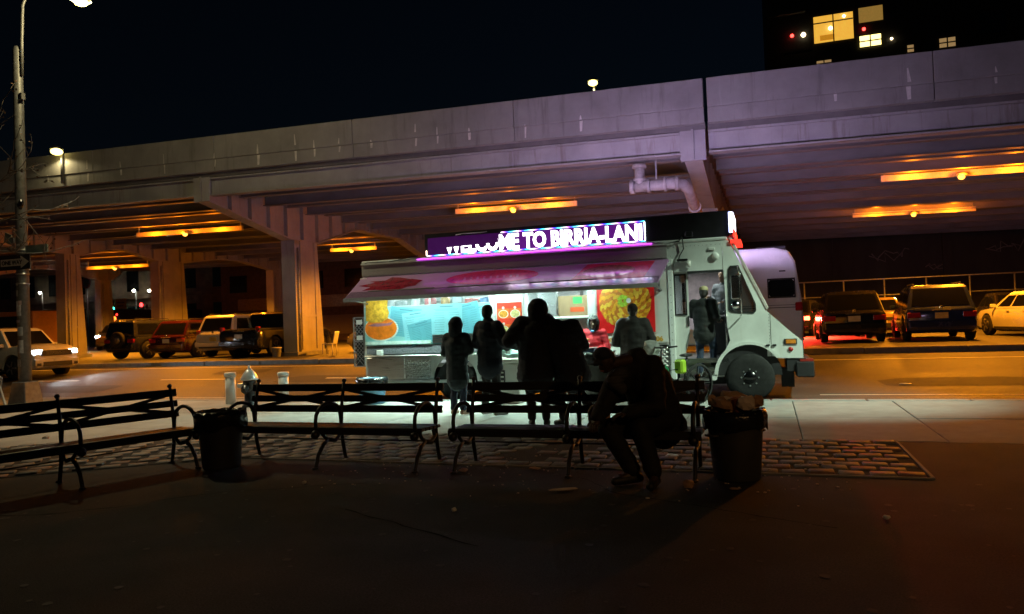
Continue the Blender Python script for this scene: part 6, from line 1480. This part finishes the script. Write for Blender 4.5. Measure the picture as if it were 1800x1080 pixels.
# goods behind the serving window
t = thing('cardboard_box', 'brown carton with green and red tags on the serving ledge', 'carton', (-3.6, 14.3, 1.58))
bxo = MB().b2(-3.95,-3.32,14.16,14.5,1.58,1.98).build('carton_body', mat('carton_tan', (.42,.28,.15), .8, var=.1), t)
MB().b2(-3.60,-3.42,14.15,14.158,1.82,1.95).build('green_tag', mat('tag_green', (.05,.5,.12), .5), bxo); MB().b2(-3.66,-3.38,14.145,14.157,1.66,1.75).build('red_tag', mat('tag_red', (.75,.10,.02), .5), bxo)
for k, (x, c) in enumerate(((-4.4,(.4,.45,.55)), (-4.2,(.5,.5,.5)))):
    t = thing('condiment_bottle', ('slim grey-blue bottle','pale bottle')[k] + ' inside the serving window', 'bottle', (x, 14.4, 1.548), 0, local=True)
    MB().lathe([(.05,0),(.05,.2),(.02,.27),(.02,.31),(0,.31)], n=12).build('bottle', mat('bottle_%d' % k, c, .3), t)

# ------------------------------------------------------------------ bare tree at the left edge
t = thing('street_tree', 'bare street tree with a few dry leaves at the left edge', 'tree', (-16.45, 11.6, 0))
M_bark = mat('bark', (.11,.09,.075), .9, var=.4, scale=10, bump=.6, bscale=40)
tb = Vector((-16.45,11.6,0)); tt = Vector((-16.4,11.6,2.6))
MB().tube([tb, tb+Vector((.02,0,1)), tt, tt+Vector((.08,0,1.2)), tt+Vector((.15,0,2.6))], [.13,.11,.09,.06,.03], 10).build('trunk', M_bark, t)
r_ = random.Random(21); tips = []
def branch(p, d, L_, r, depth):
    pts = [p]; q = p.copy(); dd = d.normalized(); n = 4
    for i in range(n):
        dd = (dd + Vector((r_.uniform(-.25,.25), r_.uniform(-.25,.25), r_.uniform(-.16,.22)))).normalized()
        q = q + dd*L_/n; pts.append(q.copy())
    MB().tube(pts, [r*(1-.16*i) for i in range(n+1)], 5).build('branch', M_bark, t)
    tips.extend(pts[2:])
    if depth:
        for k in range(3): branch(pts[r_.randrange(1, n+1)], dd + Vector((r_.uniform(-.9,.9), r_.uniform(-.8,.8), r_.uniform(-.5,.6))), L_*.62, r*.55, depth-1)
for (z, d) in ((1.0+2.6,(1,-.2,.35)), (1.4+2.6,(.9,.3,.3)), (1.9+2.6,(1,0,.5)), (.6+2.6,(1,-.3,.4)), (2.2+2.6,(.6,.2,.7)), (1.2+2.6,(-.8,.2,.6)), (2.0+2.6,(-.6,-.3,.7)), (.9+2.6,(.9,.1,.05))):
    branch(Vector((-16.38,11.6,z)), Vector(d), 1.35, .030, 2)
lf = MB()
for p in tips:
    for k in range(2):
        if r_.random() < .55: continue
        c = p + Vector((r_.uniform(-.06,.06), r_.uniform(-.06,.06), r_.uniform(-.07,.02))); a = Vector((r_.uniform(-1,1), r_.uniform(-1,1), r_.uniform(-1,1))).normalized()*.035; b = a.cross(Vector((r_.uniform(-1,1),1,.3))).normalized()*.022
        lf.add([c-a, c+b, c+a, c-b], [(0,1,2,3)])
tag(lf.build('dry_leaves', mat('leaf_dry', (.12,.06,.025), .7, var=.4, scale=30), t), kind='stuff')
crumple((-15.1,11.6,4.42), (.06,.06,.11), 77, M_bag, 'snagged_bag', 'dark plastic bag snagged on the tree branch at left', 'plastic bag')
